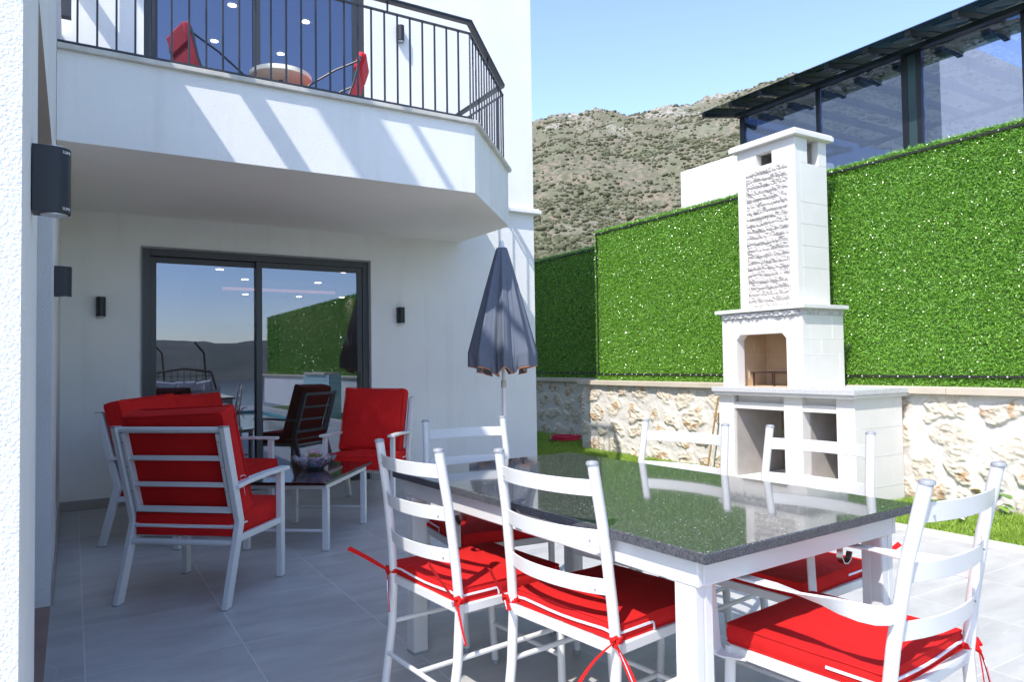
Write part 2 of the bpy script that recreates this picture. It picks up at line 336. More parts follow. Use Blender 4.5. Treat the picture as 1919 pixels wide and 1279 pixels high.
# ------------------------------------------------------------ blades (grass, artificial hedge)
def blades(P, D, U, L, W, bend, seed=0):
    """P roots, D growth direction (unit), U side dir, L length, W width; two-segment blades (6 verts, 2 quads)"""
    n = len(P); N = np.cross(D, U); r = np.random.default_rng(seed)
    mid = P+D*(L*.55)[:, None]+N*(bend*L*.12)[:, None]; tip = P+D*(L*.96)[:, None]+N*(bend*L*.5)[:, None]; w = (U*(W/2)[:, None])
    V = np.stack([P-w, P+w, mid-w*.9, mid+w*.9, tip-w*.25, tip+w*.25], 1).reshape(-1, 3)
    i = 6*np.arange(n)[:, None]; F = np.concatenate([i+[0, 1, 3, 2], i+[2, 3, 5, 4]], 0); return V, F
def rand_dirs(n, main, spread, r):
    d = r.normal(0, 1, (n, 3)); d /= np.linalg.norm(d, axis=1)[:, None]; d = d*spread+main; return d/np.linalg.norm(d, axis=1)[:, None]
def hedge_blades(p0, ex, ey, n, main, L0=.03, W0=.0042, seed=0, depth=.02):
    r = np.random.default_rng(seed); P = np.array(p0)+r.uniform(0, 1, (n, 1))*np.array(ex)+r.uniform(0, 1, (n, 1))*np.array(ey)+np.array(main)*r.uniform(0, depth, (n, 1))
    D = rand_dirs(n, np.array(main)*.45+np.array([0, 0, -.06]), .85, r); U = np.cross(D, rand_dirs(n, 0, 1., r)); U /= np.linalg.norm(U, axis=1)[:, None]
    return blades(P, D, U, r.uniform(.6, 1.25, n)*L0, r.uniform(.7, 1.3, n)*W0, r.uniform(-1, 1, n), seed)
turf = leafmix('artificial_leaf', (.095, .26, .016), (.37, .66, .10), .19, .8, (.19, .44, .04))
hb = mat('hedge_backing', (.05, .12, .02), .9, bump=.01, bscale=50); cord = mat('black_cord', (.012, .014, .012), .7); clipm = mat('white_clip', (.75, .75, .72), .4)
def hedge(label, X, y0, y1, z0, z1, dens, L0, W0, seed, zfun=None, clips=True, frame=True):
    t = thing('artificial_hedge', label, 'hedge', (X, (y0+y1)/2, z0), 0, 'artificial hedge screens on the boundary wall'); t['at'] = (X, (y0+y1)/2, z0)
    b = MB(); b.box(X+.0, y0, z0, X+.04, y1, z1); b.build('backing', hb, t, smooth=False, world=True)
    n = int((y1-y0)*(z1-z0)*dens); V, F = hedge_blades((X-.002, y0, z0), (0, y1-y0, 0), (0, 0, z1-z0), n, (-1, 0, 0), L0, W0, seed)
    k = int((y1-y0)*260); V2, F2 = hedge_blades((X, y0, z1-.01), (0, y1-y0, 0), (.03, 0, 0), k, (-.25, 0, 1), L0*1.25, W0, seed+1); V = np.concatenate([V, V2]); F = np.concatenate([F, F2+6*n])
    npmesh('foliage', V, F, turf, t, world=True)
    if frame:
        b = MB()
        for zz in (z0+.085, z1-.05): b.box(X-.034, y0+.02, zz-.010, X-.014, y1-.02, zz+.010)
        b.build('edge_cord', cord, t, world=True)
        b = MB(); b.box(X-.036, y1-.06, z0+.1, X-.016, y1-.045, z1-.06); b.build('edge_cord', cord, t, world=True)
        if clips:
            r = np.random.default_rng(seed)
            yy = max(y0, 2.3)+.06
            while yy < min(y1, 10.8)-.05:
                MB().lathe([(.001, -.006), (.006, -.004), (.006, .004), (.001, .006)], (X-.036, yy, z0+.085), 8).build('clip', clipm, t, world=True); yy += r.choice([.09, .14, .17])
                if r.random() < .3: MB().lathe([(.001, -.005), (.005, -.003), (.005, .003), (.001, .005)], (X-.036, yy, z1-.05), 8).build('clip', clipm, t, world=True)
    return t
FX = 6.32
hedge('tall bright green artificial hedge screen behind the white barbecue fireplace', FX, 1.2, 8.0, .955, 3.06, 27000, .024, .0038, 3)
hedge('darker shaded artificial hedge screen farther back beside the white house corner', 7.12, 8.3, 13.5, .955, 3.06, 9000, .030, .0055, 5)
hedge('long artificial hedge screen past the pool, mirrored in the sliding door', FX, -13.5, 1.18, .955, 3.06, 2200, .06, .011, 9, clips=False, frame=False)

# ------------------------------------------------------------ stone boundary walls
def stone_wall(name, label, X, y0, y1, z0, z1, step, seed, capw=.34, grp='stone boundary walls'):
    t = thing(name, label, 'wall', (X, (y0+y1)/2, 0), 0, grp); t['at'] = (X, (y0+y1)/2, 0)
    ny = int((y1-y0)/step)+1; nz = int((z1-z0)/step)+1; y = np.linspace(y0, y1, ny); z = np.linspace(z0, z1, nz); Yg, Zg = np.meshgrid(y, z, indexing='ij')
    r = np.random.default_rng(seed); wob = fbm(Yg*3.2, Zg*3.2, 3, seed)-.5; wob2 = fbm(Yg*3.2+40, Zg*3.2, 3, seed)-.5
    d = np.full(Yg.shape, 9.); idn = np.zeros(Yg.shape, int); k = 0; rows = 4; rh = (z1-z0)/rows
    for i in range(rows):
        yy = y0-.1+r.uniform(0, .2)
        while yy < y1+.2:
            wd = r.uniform(.20, .46); hgt = r.uniform(.70, 1.12)*rh; cy = yy+wd/2; cz = z0+rh*(i+.5)+r.uniform(-.03, .03); ang = r.uniform(-.35, .35)
            sel = np.abs(y-cy) < wd
            a = (Yg[sel]+wob[sel]*.26-cy); bq = (Zg[sel]+wob2[sel]*.24-cz); u = (a*math.cos(ang)+bq*math.sin(ang))/(wd*.43); v = (-a*math.sin(ang)+bq*math.cos(ang))/(hgt*.46)
            q = (np.abs(u)**3+np.abs(v)**3)**(1/3); s = d[sel]; ii = idn[sel]; mk = q < s; s[mk] = q[mk]; ii[mk] = k; d[sel] = s; idn[sel] = ii
            k += 1; yy += wd*r.uniform(.98, 1.2)
    inside = np.clip((1.02-d+(fbm(Yg*16,Zg*16,3,seed+8)-.5)*.5)/.30, 0, 1); inside = inside*inside*(3-2*inside)
    hgt = r.uniform(.3, 1.15, k)[idn]; rid = 1-np.abs(fbm(Yg*9+idn*3.1, Zg*17+idn*1.7, 5, seed+2)-.5)*3.2; cr_ = fbm(Yg*38, Zg*46, 4, seed+4)-.5
    disp = inside*(hgt*.009+rid*.015*hgt+cr_*.022)+(fbm(Yg*14, Zg*14, 3, seed+6)-.5)*.014+(fbm(Yg*2, Zg*2, 2, seed+9)-.5)*.02
    edge = np.clip((Yg-y0)/.03, 0, 1)*np.clip((y1-Yg)/.03, 0, 1); disp = disp*(.3+.7*edge)
    base = np.array([.70, .62, .50])*r.uniform(.92, 1.06, (k, 1)); tone = base[idn]*(1+(cr_*.35)[..., None])
    rust = np.clip((fbm(Yg*11, Zg*13, 4, seed+12)-.54)*8, 0, 1)*(r.uniform(0, 1, k) < .62)[idn]*inside
    tone = tone*(1-rust[..., None]*.75)+np.array([.46, .25, .10])*rust[..., None]*.75
    crack = np.clip((.12-np.abs(rid-.25))*5, 0, 1)*inside*.6; tone = tone*(1-crack[..., None])
    mortar = np.array([.70, .66, .60])*(1+(fbm(Yg*30, Zg*30, 3, seed+3)-.5)[..., None]*.10); c = mortar*(1-inside[..., None])+tone*inside[..., None]
    V = np.stack([X-disp, Yg, Zg], -1).reshape(-1, 3)
    npmesh('stone_face', V, grid(ny, nz), attr_mat('rubble', .9, bump=.004, bscale=120) if 'rubble' not in MC else MC['rubble'], t, world=True, smooth=True, col=c.reshape(-1, 3))
    b = MB(); b.box(X+.025, y0+.005, z0, X+.30, y1-.005, z1); b.build('core', white_stone, t, world=True, smooth=False)
    b = MB(); L = 1.0; yy = y0-.02
    while yy < y1+.02:
        e = min(yy+L, y1+.03); b.box(X-.07, yy, z1, X-.07+capw, e-.003, z1+.06); yy = e+.0005
    b.build('coping', mat('wall_coping', (.60, .52, .41), .75, var=.12, vscale=4, bump=.0015, bscale=90), t, world=True, bevel=.005, smooth=False); return t
stone_wall('stone_wall', 'sunlit rough stone wall with white mortar and pale coping either side of the barbecue', 6.19, 1.2, 8.22, -.06, .895, .0085, 11)
stone_wall('stone_wall', 'short shaded stone wall set back at the house corner, dark rusty stones', 6.98, 8.22, 13.5, -.06, .895, .016, 21)
t = thing('plastered_wall', 'low white plastered wall under the hedge beyond the pool', 'wall', (6.19, -6, 0)); t['at'] = (6.19, -6, 0)
b = MB(); b.box(6.19, -13.5, -.1, 6.5, 1.18, .895); b.build('wall', stucco, t, world=True, smooth=False); b = MB(); b.box(6.12, -13.5, .895, 6.5, 1.18, .95); b.build('coping', MC['wall_coping'], t, world=True, bevel=.005, smooth=False)

# lawn
def lawn(name, x0, x1, y0, y1, dens, L0, W0, seed):
    r = np.random.default_rng(seed); n = int((x1-x0)*(y1-y0)*dens); P = np.stack([r.uniform(x0, x1, n), r.uniform(y0, y1, n), np.full(n, -.036)], -1)
    cl = fbm(P[:, 0]*5, P[:, 1]*5, 3, seed); D = rand_dirs(n, np.array([0, 0, 1.]), .55, r); D[:, 2] = np.abs(D[:, 2]); U = np.cross(D, rand_dirs(n, 0, 1., r)); U /= np.linalg.norm(U, axis=1)[:, None]
    V, F = blades(P, D, U, L0*r.uniform(.6, 1.2, n)*(.55+cl*.9), W0*r.uniform(.7, 1.3, n), r.uniform(-1, 1, n)); o = npmesh(name, V, F, MC.get('grass') or leafmix('grass', (.14, .25, .02), (.34, .46, .07), .5, .4, (.23, .37, .04))); o['kind'] = 'stuff'
lawn('lawn_grass', 5.14, 6.17, 1.0, 8.4, 14000, .055, .0034, 41)
lawn('lawn_grass', 4.97, 6.95, 8.4, 13.0, 5500, .07, .005, 42)
# ------------------------------------------------------------ barbecue fireplace
def barbecue():
    at = (5.75, 4.25, 0)
    t = thing('barbecue_fireplace', 'white cut stone garden barbecue with tall split-face chimney and open shelves', 'barbecue', at); t['at'] = at
    W = dict(parent=t, world=True, smooth=False)
    X0, X1, Y0, Y1 = 5.42, 6.10, 3.534, 4.968
    b = MB()                                     # three piers, side wall, back, plinth
    b.box(X0, Y0, -.06, X1, Y0+.165, .875); b.box(X0, 4.027, -.06, X1-.0, 4.215, .875); b.box(X0, 4.785, -.06, X1, Y1, .875)
    b.box(X0+.0, Y0+.165, -.06, X1, 4.027, .10); b.box(X0, 4.215, -.06, X1, 4.785, .10)
    b.box(X1-.05, Y0+.165, .10, X1, 4.027, .875)
    b.build('base', white_stone, bevel=.003, **W)
    b = MB(); b.box(X0+.012, Y0+.165, .745, X0+.10, 4.027, .805); b.box(X0+.012, 4.215, .745, X0+.10, 4.785, .805); b.build('lintel', white_stone, bevel=.002, **W)
    b = MB(); b.box(X0+.06, Y0+.165, .805, X0+.10, 4.027, .874); b.box(X0+.06, 4.215, .805, X0+.10, 4.785, .874); b.build('recess_panel', white_stone, **W)
    cm = mat('raw_stone', (.44, .40, .37), .9, var=.2, vscale=5, bump=.001)
    each(((X0+.10, Y0+.168, .10, X1-.052, Y0+.178, .86), (X0+.10, 4.016, .10, X1-.052, 4.024, .86), (X0+.03, 4.218, .10, X1, 4.228, .86), (X0+.03, 4.772, .10, X1, 4.782, .86), (X1-.066, Y0+.18, .10, X1-.052, 4.014, .86)), 'shelf_lining', cm, **W)
    b = MB(); 
    for z in (.625, .385, .13): b.box(X0+.09, Y0-.0015, z-.003, X1-.01, Y0+.004, z)
    for x, z0, z1 in ((X0+.16, .385, .625), (X0+.50, .13, .385), (X0+.56, .625, .87)): b.box(x, Y0-.0012, z0, x+.004, Y0+.004, z1-.003)
    b.build('joints', mat('joint', (.60, .59, .56), .9), **W)
    b = MB(); b.box(5.345, 3.485, .905, 6.24, 4.99, .948); b.build('counter', mat('grey_granite', (.42, .42, .42), .5, var=.5, vscale=90, bump=.002, bscale=60, col2=(.62, .62, .62)), bevel=.003, **W)
    b = MB(); b.box(5.365, 3.50, .876, 6.2, 4.975, .9045); b.build('counter_bed', white_stone, **W)
    # firebox with chamfered opening (front face as a ring of prisms)
    fx, fy0, fy1 = 5.46, 4.03, 4.94; oy0, oy1, oz = 4.20, 4.765, 1.445
    b = MB(); b.box(fx, fy0, .9485, fx+.11, oy0, 1.60); b.box(fx, oy1, .9485, fx+.11, fy1, 1.60); b.box(fx, oy0, oz, fx+.11, oy1, 1.60)
    for y, s in ((oy0, 1), (oy1, -1)):
        v = [(x, yy, zz) for x in (fx+.0005, fx+.11) for yy, zz in ((y, oz), (y+s*.045, oz), (y, oz-.05))]
        b.add(v, [(0, 1, 2), (3, 5, 4), (1, 4, 5, 2)])
    b.box(fx+.11, fy0, .9485, 6.05, fy0+.10, 1.60); b.box(fx+.11, fy1-.10, .9485, 6.05, fy1, 1.60); b.box(5.98, fy0+.10, .9485, 6.05, fy1-.10, 1.60)
    b.build('firebox', white_stone, bevel=.002, **W)
    fb = mat('fire_clay', (.70, .52, .34), .9, var=.22, vscale=4, bump=.002, bscale=40)
    b = MB(); b.box(fx+.111, fy0+.101, .9487, 5.97, fy0+.112, 1.55); b.box(fx+.111, fy1-.112, .9487, 5.97, fy1-.101, 1.55); b.box(5.955, fy0+.113, .9487, 5.97, fy1-.113, 1.55); b.box(fx+.10, fy0+.113, .9487, 5.954, fy1-.113, .953); b.box(fx+.111, fy0+.113, 1.54, 5.954, fy1-.113, 1.56)
    b.build('firebox_lining', fb, **W)
    r = random.Random(4); b = MB()
    for z in (1.10, 1.25, 1.39):
        b.box(5.9535, fy0+.12, z, 5.956, fy1-.12, z+.004)
        for k in range(2): y = r.uniform(fy0+.2, fy1-.2); b.box(5.953, y, z-.12, 5.956, y+.010, z-.01)
        b.box(fx+.13, fy1-.1135, z, 5.95, fy1-.111, z+.004)
    for x, z in ((5.62, 1.14), (5.78, 1.30), (5.70, 1.02)): b.box(x, fy1-.114, z, x+.012, fy1-.111, z+.09)
    b.build('mortar_smears', mat('mortar_smear', (.66, .60, .50), .9), **W)
    b = MB()
    for y in (4.26, 4.70):
        for x in (5.62, 5.90): b.box(x, y, .955, x+.014, y+.014, 1.075)
    for y in (4.26, 4.70): b.box(5.60, y, 1.075, 5.93, y+.014, 1.088)
    for x in (5.62, 5.90): b.box(x, 4.2605, 1.0755, x+.014, 4.7135, 1.0875)
    b.box(5.62, 4.47, .955, 5.634, 4.484, 1.0755)
    b.build('grill_stand', mat('rusty_iron', (.045, .02, .015), .8), **W)
    b = MB()
    for z in (1.245, 1.386): b.box(5.50, fy0-.0012, z, 6.04, fy0+.003, z+.003)
    for x, z0, z1 in ((5.72, 1.248, 1.386), (5.88, 1.389, 1.59), (5.98, .96, 1.245)): b.box(x, fy0-.001, z0, x+.005, fy0+.003, z1)
    b.build('joints', mat('light_joint', (.86, .85, .83), .9), **W)
    each(((fx-.0012, fy0+.01, 1.386, fx+.003, oy0-.005, 1.388), (fx-.0012, oy1+.005, 1.386, fx+.003, fy1-.01, 1.388)), 'joint', MC['light_joint'], **W)
    # rough cut band and shelf
    ro = mat('rough_band', (.60, .59, .57), .95, var=.35, vscale=30, bump=.006, bscale=70)
    b = MB(); b.box(fx-.006, fy0-.006, 1.6005, 6.05, fy1+.006, 1.655); b.build('rough_band', ro, **W)
    ny = 150; nz = 12; yy = np.linspace(fy0+.02, fy1-.03, ny); zz = np.linspace(1.603, 1.645, nz); YY, ZZ = np.meshgrid(yy, zz, indexing='ij')
    dd = .004+np.clip(fbm(YY*45, ZZ*60, 3, 3)-.42, 0, 1)*.06
    npmesh('split_strip', np.stack([fx-.007-dd, YY, ZZ], -1).reshape(-1, 3), grid(ny, nz), mat('split_strip', (.70, .68, .65), .9), t, world=True, smooth=True)
    b = MB(); b.box(fx-.05, fy0-.055, 1.6552, 6.06, fy1+.05, 1.69); b.build('mantel_shelf', mat('marble_shelf', (.72, .71, .68), .5, var=.12, vscale=12), bevel=.003, **W)
    # chimney
    cx, cy0, cy1, cx1, ct = 5.56, 4.135, 4.79, 6.02, 3.235
    hz0, hz1 = 3.045, 3.165
    b = MB()
    b.box(cx, cy0, 1.6902, cx+.08, 4.215, ct); b.box(cx, 4.69, 1.6902, cx+.08, cy1, ct)                 # front posts
    b.box(cx, 4.215, 3.005, cx+.08, 4.69, hz0); b.box(cx, 4.215, hz0, cx+.08, 4.385, ct); b.box(cx, 4.565, hz0, cx+.08, 4.69, ct); b.box(cx, 4.385, hz1, cx+.08, 4.565, ct)
    b.box(cx+.05, 4.215, 1.6902, cx+.08, 4.69, 3.005)
    sx0, sx1 = 5.74, 5.90                                                                         # side with its tall opening
    b.box(cx+.08, cy0, 1.6902, cx1, cy0+.07, 3.0); b.box(cx+.08, cy0, 3.0, sx0, cy0+.07, ct); b.box(sx1, cy0, 3.0, cx1, cy0+.07, ct)
    b.box(cx+.08, cy1-.07, 1.6902, cx1, cy1, ct); b.box(cx1-.07, cy0+.07, 1.6902, cx1, cy1-.07, ct)
    b.build('chimney', white_stone, bevel=.003, **W)
    b = MB(); b.box(cx+.081, cy0+.071, 2.7, cx1-.071, cy1-.071, 2.72); b.build('flue_floor', cm, **W)
    b = MB()
    for z in (2.04, 2.24, 2.44, 2.64): b.box(cx+.06, cy0-.0013, z, cx1-.01, cy0+.004, z+.004)
    b.build('joints', MC['joint'], **W)
    b = MB(); b.prism([(5.505, 4.085), (6.07, 4.085), (6.07, 4.85), (5.505, 4.85)], ct+.0005, ct+.045); b.box(5.515, 4.095, ct+.045, 6.06, 4.84, ct+.06); b.build('chimney_cap', white_stone, bevel=.004, **W)
    # split-face panel, real relief
    ny, nz = 130, 360; yy = np.linspace(4.2165, 4.6885, ny); zz = np.linspace(1.692, 3.004, nz); YY, ZZ = np.meshgrid(yy, zz, indexing='ij')
    rowh = .0605; zw = ZZ+(fbm(YY*7, ZZ*2, 2, 1)-.5)*.014; row = np.floor((zw-1.69)/rowh); fz = (zw-1.69)/rowh-row; rr_ = np.random.default_rng(8)
    off = rr_.uniform(0, 1, 40)[np.clip(row, 0, 39).astype(int)]; cell = np.floor(YY/.21+off); fyv = YY/.21+off-cell
    hsh = vnoise(cell*7.3+row*3.1, row*5.7, 3); prof = .45+.55*np.clip(fz*2.6, 0, 1)**.6*np.clip((1-fz)*9, 0, 1)
    rel = prof*(.010+.016*hsh+.030*fbm(YY*26+row*5, ZZ*34, 4, 6))+np.clip(fbm(YY*60, ZZ*80, 3, 16)-.4, 0, 1)*.02; rel = rel*np.clip(np.minimum(fyv, 1-fyv)*40, .3, 1)
    rel = rel*np.clip((YY-4.2165)/.006, 0, 1)*np.clip((4.6885-YY)/.006, 0, 1)
    c = np.array([.66, .62, .575])*(1+.16*(hsh-.5)[..., None])*(1-.18*np.clip(fbm(YY*20, ZZ*30, 3, 44)-.55, 0, 1)[..., None]*4)
    npmesh('split_face_panel', np.stack([cx+.024-rel, YY, ZZ], -1).reshape(-1, 3), grid(ny, nz), MC['rubble'], t, world=True, smooth=True, col=c.reshape(-1, 3))
barbecue()
b = MB(); b.tube([(6.10, 5.60, .80), (6.04, 5.72, .02)], .011, 8); tag(b.build('wooden_stick', mat('bare_wood', (.42, .28, .13), .7, var=.3, vscale=40)), 'thin brown wooden stick leaning on the stone wall left of the barbecue', 'stick')
b = MB(); c0 = (6.42, 8.95); b.tube([(c0[0]+(.20+.012*math.sin(a*3))*math.cos(a), c0[1]+(.24+.015*math.cos(a*2))*math.sin(a), .035+.022*(a/(2*PI))) for a in np.linspace(0, 6*PI, 90)]+[(c0[0]+.3, c0[1]-.25, .03)], .013, 8)
tag(b.build('garden_hose', mat('red_hose', (.55, .015, .05), .4)), 'coiled red garden hose lying on the shaded grass', 'hose')
b = MB()
for k in range(3): b.box(-.05+.03*k, -.015, .02+.012*k, .0+.03*k, .02, .023+.02*k, Matrix.Translation((5.60, 2.83, .0)) @ Matrix.Rotation(.4+.6*k, 4, 'Z') @ Matrix.Rotation(.5, 4, 'X'))
tag(b.build('plastic_tag', mat('white_plastic', (.8, .8, .8), .5)), 'small crumpled white plastic tag on the sunny grass strip', 'litter')
def broadleaf(name, label, x, y, n, s, seed):
    t = thing(name, label, 'plant', (x, y, -.03)); r = random.Random(seed); b = MB(); st = MB()
    for i in range(n):
        a = r.uniform(0, 2*PI); h = s*r.uniform(.5, 1.1); o_ = s*r.uniform(.2, .75); base = Vector((math.cos(a)*o_, math.sin(a)*o_, h)); L = s*r.uniform(.35, .6); d = Vector((math.cos(a), math.sin(a), r.uniform(-.3, .4))).normalized(); sd = d.cross(Vector((0, 0, 1))).normalized(); st.tube([(0, 0, 0), base*.5+Vector((0, 0, h*.15)), base], .003, 5)
        prof = [(0, .05), (.2, .8), (.45, 1), (.75, .65), (1, .03)]; rings = []
        for q, w_ in prof:
            c = base+d*(L*q)-Vector((0, 0, L*.35*q*q)); rings.append([c-sd*(L*.38*w_), c+Vector((0, 0, -L*.06*w_)), c+sd*(L*.38*w_)])
        b.loft(rings, cap=False, ringclosed=False)
    b.build('leaves', leafmix('weed_leaf', (.09, .20, .02), (.20, .34, .05), .4), t); st.build('stems', MC['weed_leaf'], t)
broadleaf('broadleaf_weed', 'clump of broad green leaves growing at the foot of the stone wall', 6.10, 2.86, 13, .17, 3)

# ------------------------------------------------------------ house
HY = 7.21
house = thing('house', 'white rendered two storey house with sliding glass doors and a balcony', 'house', (2.3, HY, 0)); house['at'] = (2.3, HY, 0)
H = dict(parent=house, world=True, smooth=False)
door_glass = glass_mat('door_glass', (.52, .55, .62), .17, (.66, .74, .90)); upper_glass = glass_mat('upper_glass', (.50, .53, .60), .20, (.62, .68, .86))
b = MB(); T = HY+.28; DX0, DX1, DZ = .533, 2.667, 2.30; UX0, UX1, UZ = .54, 2.64, 5.35
b.box(-3, HY, -.1, DX0, T, DZ); b.box(DX1, HY, -.1, 4.75, T, DZ); b.box(-3, HY, DZ, 4.75, T, 3.0)
b.box(-3, HY, 3.0, UX0, T, UZ); b.box(UX1, HY, 3.0, 4.75, T, UZ); b.box(-3, HY, UZ, 4.75, T, 7.4)
b.box(4.50, T, -.1, 4.75, 13, 7.4); b.box(-3, 13.8, -.1, 4.5, 14.05, 7.4); b.box(4.5, 13, -.1, 4.75, 14.05, 7.4)
b.build('wall', stucco, **H)
b = MB(); b.box(3.752, HY-.075, 3.0, 4.82, HY-.001, 3.045); b.box(3.752, HY-.055, 3.045, 4.80, HY-.001, 3.065); b.box(4.751, HY-.001, 3.0, 4.82, 12, 3.045); b.box(4.751, HY-.001, 3.045, 4.80, 12, 3.065)
b.build('string_course', stucco, bevel=.006, **H)
b = MB(); b.box(-3, T, 7.3, 4.5, 13.8, 7.4); b.build('roof', stucco, **H)
sk = mat('skirting_tile', (.36, .34, .32), .5, var=.2, vscale=3)
each(((-.078, HY-.012, .001, DX0-.02, HY-.001, .085), (DX1+.02, HY-.012, .001, 4.74, HY-.001, .085), (-.0895, 4.39, .001, -.0785, HY-.001, .085)), 'skirting', sk, **H)
# left wing
b = MB(); WX = -.09
b.box(-6, 1.74, -.1, WX, 2.5, 2.31); b.box(-6, 4.37, -.1, WX, HY-.001, 2.31); b.box(-6, 1.74, 2.31, WX, 4.3, 3.62); b.box(-6, 4.3, 2.31, WX, HY-.001, 4.10); b.box(-6, 2.5, -.1, -5.8, 4.37, 2.31)
b.build('side_wing', stucco, **H)
b = MB(); b.box(-6, 1.725, -.1, WX+.002, 1.7395, 3.62); b.build('rough_render', rough_stucco, **H)
b = MB(); b.box(-.27, 2.5, .0, -.21, 2.56, 2.25); b.box(-.27, 4.31, 0, -.21, 4.369, 2.25); b.box(-.27, 2.56, 2.25, -.21, 4.369, 2.309); b.box(-.27, 3.4, 0, -.21, 3.46, 2.25)
s2 = b.build('side_door', dark_frame, **H)
b = MB(); b.box(-.245, 2.56, .01, -.235, 4.31, 2.25); o = b.build('pane', door_glass, smooth=False); o.parent = s2; o.matrix_parent_inverse = Matrix.Identity(4)
b = MB(); b.box(-.21, 2.501, .0015, WX, 4.369, .006); b.build('threshold', mat('threshold', (.36, .24, .19), .5, var=.2, vscale=6), **H)
b = MB(); b.box(WX+.0005, 2.501, 2.3085, WX-.11, 4.369, 2.3095); b.build('lintel_soffit', mat('soffit_brown', (.58, .54, .49), .8), **H)
# unseen beams added over the wing to cast slanted shade stripes on the balcony
b = MB(); b.box(-.12, 3.9, 4.65, -.0, 8.2, 4.72); b.box(-1.88, 2.0, 8.0, -1.55, 8.0, 8.25); b.box(-.12, 3.0, 6.48, -.08, 8.0, 6.53); b.box(-1.1, 2.6, 6.9, -.95, 3.9, 7.0)
for y in (5.4, 6.8): b.box(-.10, y, 4.10, .0-.02, y+.08, 4.65)
for x in (-1.80,): 
    for y in (4.2, 6.6): b.box(x, y, 4.1, x+.15, y+.15, 8.0)
for y in (5.1, 6.9): b.box(-.12, y, 4.72, -.07, y+.05, 6.48)
b.build('shade_beams', dark_frame, **H)
# balcony slab with rounded left bay; plan anticlockwise
slab = [(-.088, 5.063), (2.775, 5.063), (3.745, 6.14), (3.745, HY-.001), (-.088, HY-.001)]
b = MB(); b.prism(slab, 2.59, 3.145); sl_ = b.build('balcony_slab', stucco, **H)
b = MB(); ins = [(-.087, 5.066), (2.773, 5.066), (3.742, 6.142), (3.742, HY-.002), (-.087, HY-.002)]; b.prism(ins, 2.5885, 2.5898); o = b.build('soffit', soffit_m, smooth=False); o.parent = sl_
o.matrix_parent_inverse = Matrix.Identity(4)
def offs(p, q, d):     # outward normal offset (to the right of travel p->q)
    v = Vector((q[0]-p[0], q[1]-p[1])).normalized(); n_ = Vector((v.y, -v.x))*d; return n_
cp = MB(); P = [(-.088, 5.063), (2.775, 5.063), (3.745, 6.14), (3.745, HY-.002)]
def strip(P, d0, d1, z0, z1, b):
    def line(d):
        out = []; n = len(P)
        for i in range(n):
            ns = []
            if i > 0: ns.append(offs(P[i-1], P[i], 1))
            if i < n-1: ns.append(offs(P[i], P[i+1], 1))
            if len(ns) == 2: k = (ns[0]+ns[1]); k = k/(k.length_squared/2)
            else: k = ns[0]
            out.append((P[i][0]+k.x*d, P[i][1]+k.y*d))
        return out
    A_, B_ = line(d0), line(d1); rings = [[(a[0], a[1], z0), (c[0], c[1], z0), (c[0], c[1], z1), (a[0], a[1], z1)] for a, c in zip(A_, B_)]
    b.loft(rings); return A_, B_
strip(P, -.30, .035, 3.1455, 3.178, cp); cp.build('balcony_coping', coping_m, bevel=.004, **H)
b = MB(); b.prism([(-.087, 5.3), (2.66, 5.3), (3.46, 6.2), (3.46, HY-.003), (-.087, HY-.003)], 3.1455, 3.160); b.build('balcony_floor', mat('balcony_tile', (.5, .48, .45), .5), **H)
# railing
rail = bpy.data.objects.new('balcony_railing', None); COL.objects.link(rail); rail.parent = house; rail.matrix_parent_inverse = Matrix.Translation(-Vector(house['at']))
rail.location = (0, 0, 0); ri = dict(smooth=False)
RP = [(-.088, 5.063), (2.765, 5.063), (3.70, 6.10), (3.70, HY-.002)]
def rb(bm_, name): o = bm_.build(name, iron, smooth=False); o.parent = rail; return o
b = MB(); A1, B1 = strip(RP, -.055, .0, 4.0, 4.012, b); strip(RP, -.05, -.005, 3.985, 4.0, b); rb(b, 'handrail')
b = MB(); strip(RP, -.036, -.014, 3.900, 3.912, b); rb(b, 'upper_rail')
b = MB(); strip(RP, -.036, -.014, 3.200, 3.212, b); rb(b, 'bottom_rail')
mid = MB(); CL, _ = strip(RP, -.025, -.02, 0, 1, mid)
for i in range(3):
    a = Vector(CL[i]); c = Vector(CL[i+1]); L = (c-a).length; n = round(L/.106); ang = math.atan2(c.y-a.y, c.x-a.x)
    for k in range(0 if i else 1, n):
        p = a+(c-a)*(k+.0)/n; M_ = Matrix.Translation((p.x, p.y, 0)) @ Matrix.Rotation(ang, 4, 'Z'); b = MB(); b.box(-.006, -.006, 3.2125, .006, .006, 3.8995, M_); rb(b, 'baluster')
    for k in ((.3, .75) if i == 0 else (.5,)):
        p = a+(c-a)*k; M_ = Matrix.Translation((p.x, p.y, 0)) @ Matrix.Rotation(ang, 4, 'Z'); b = MB(); b.box(-.006, -.006, 3.9125, .006, .006, 3.9845, M_); rb(b, 'stub')
        b = MB(); b.box(-.010, -.010, 3.1785, .010, .010, 3.1995, M_); rb(b, 'foot')
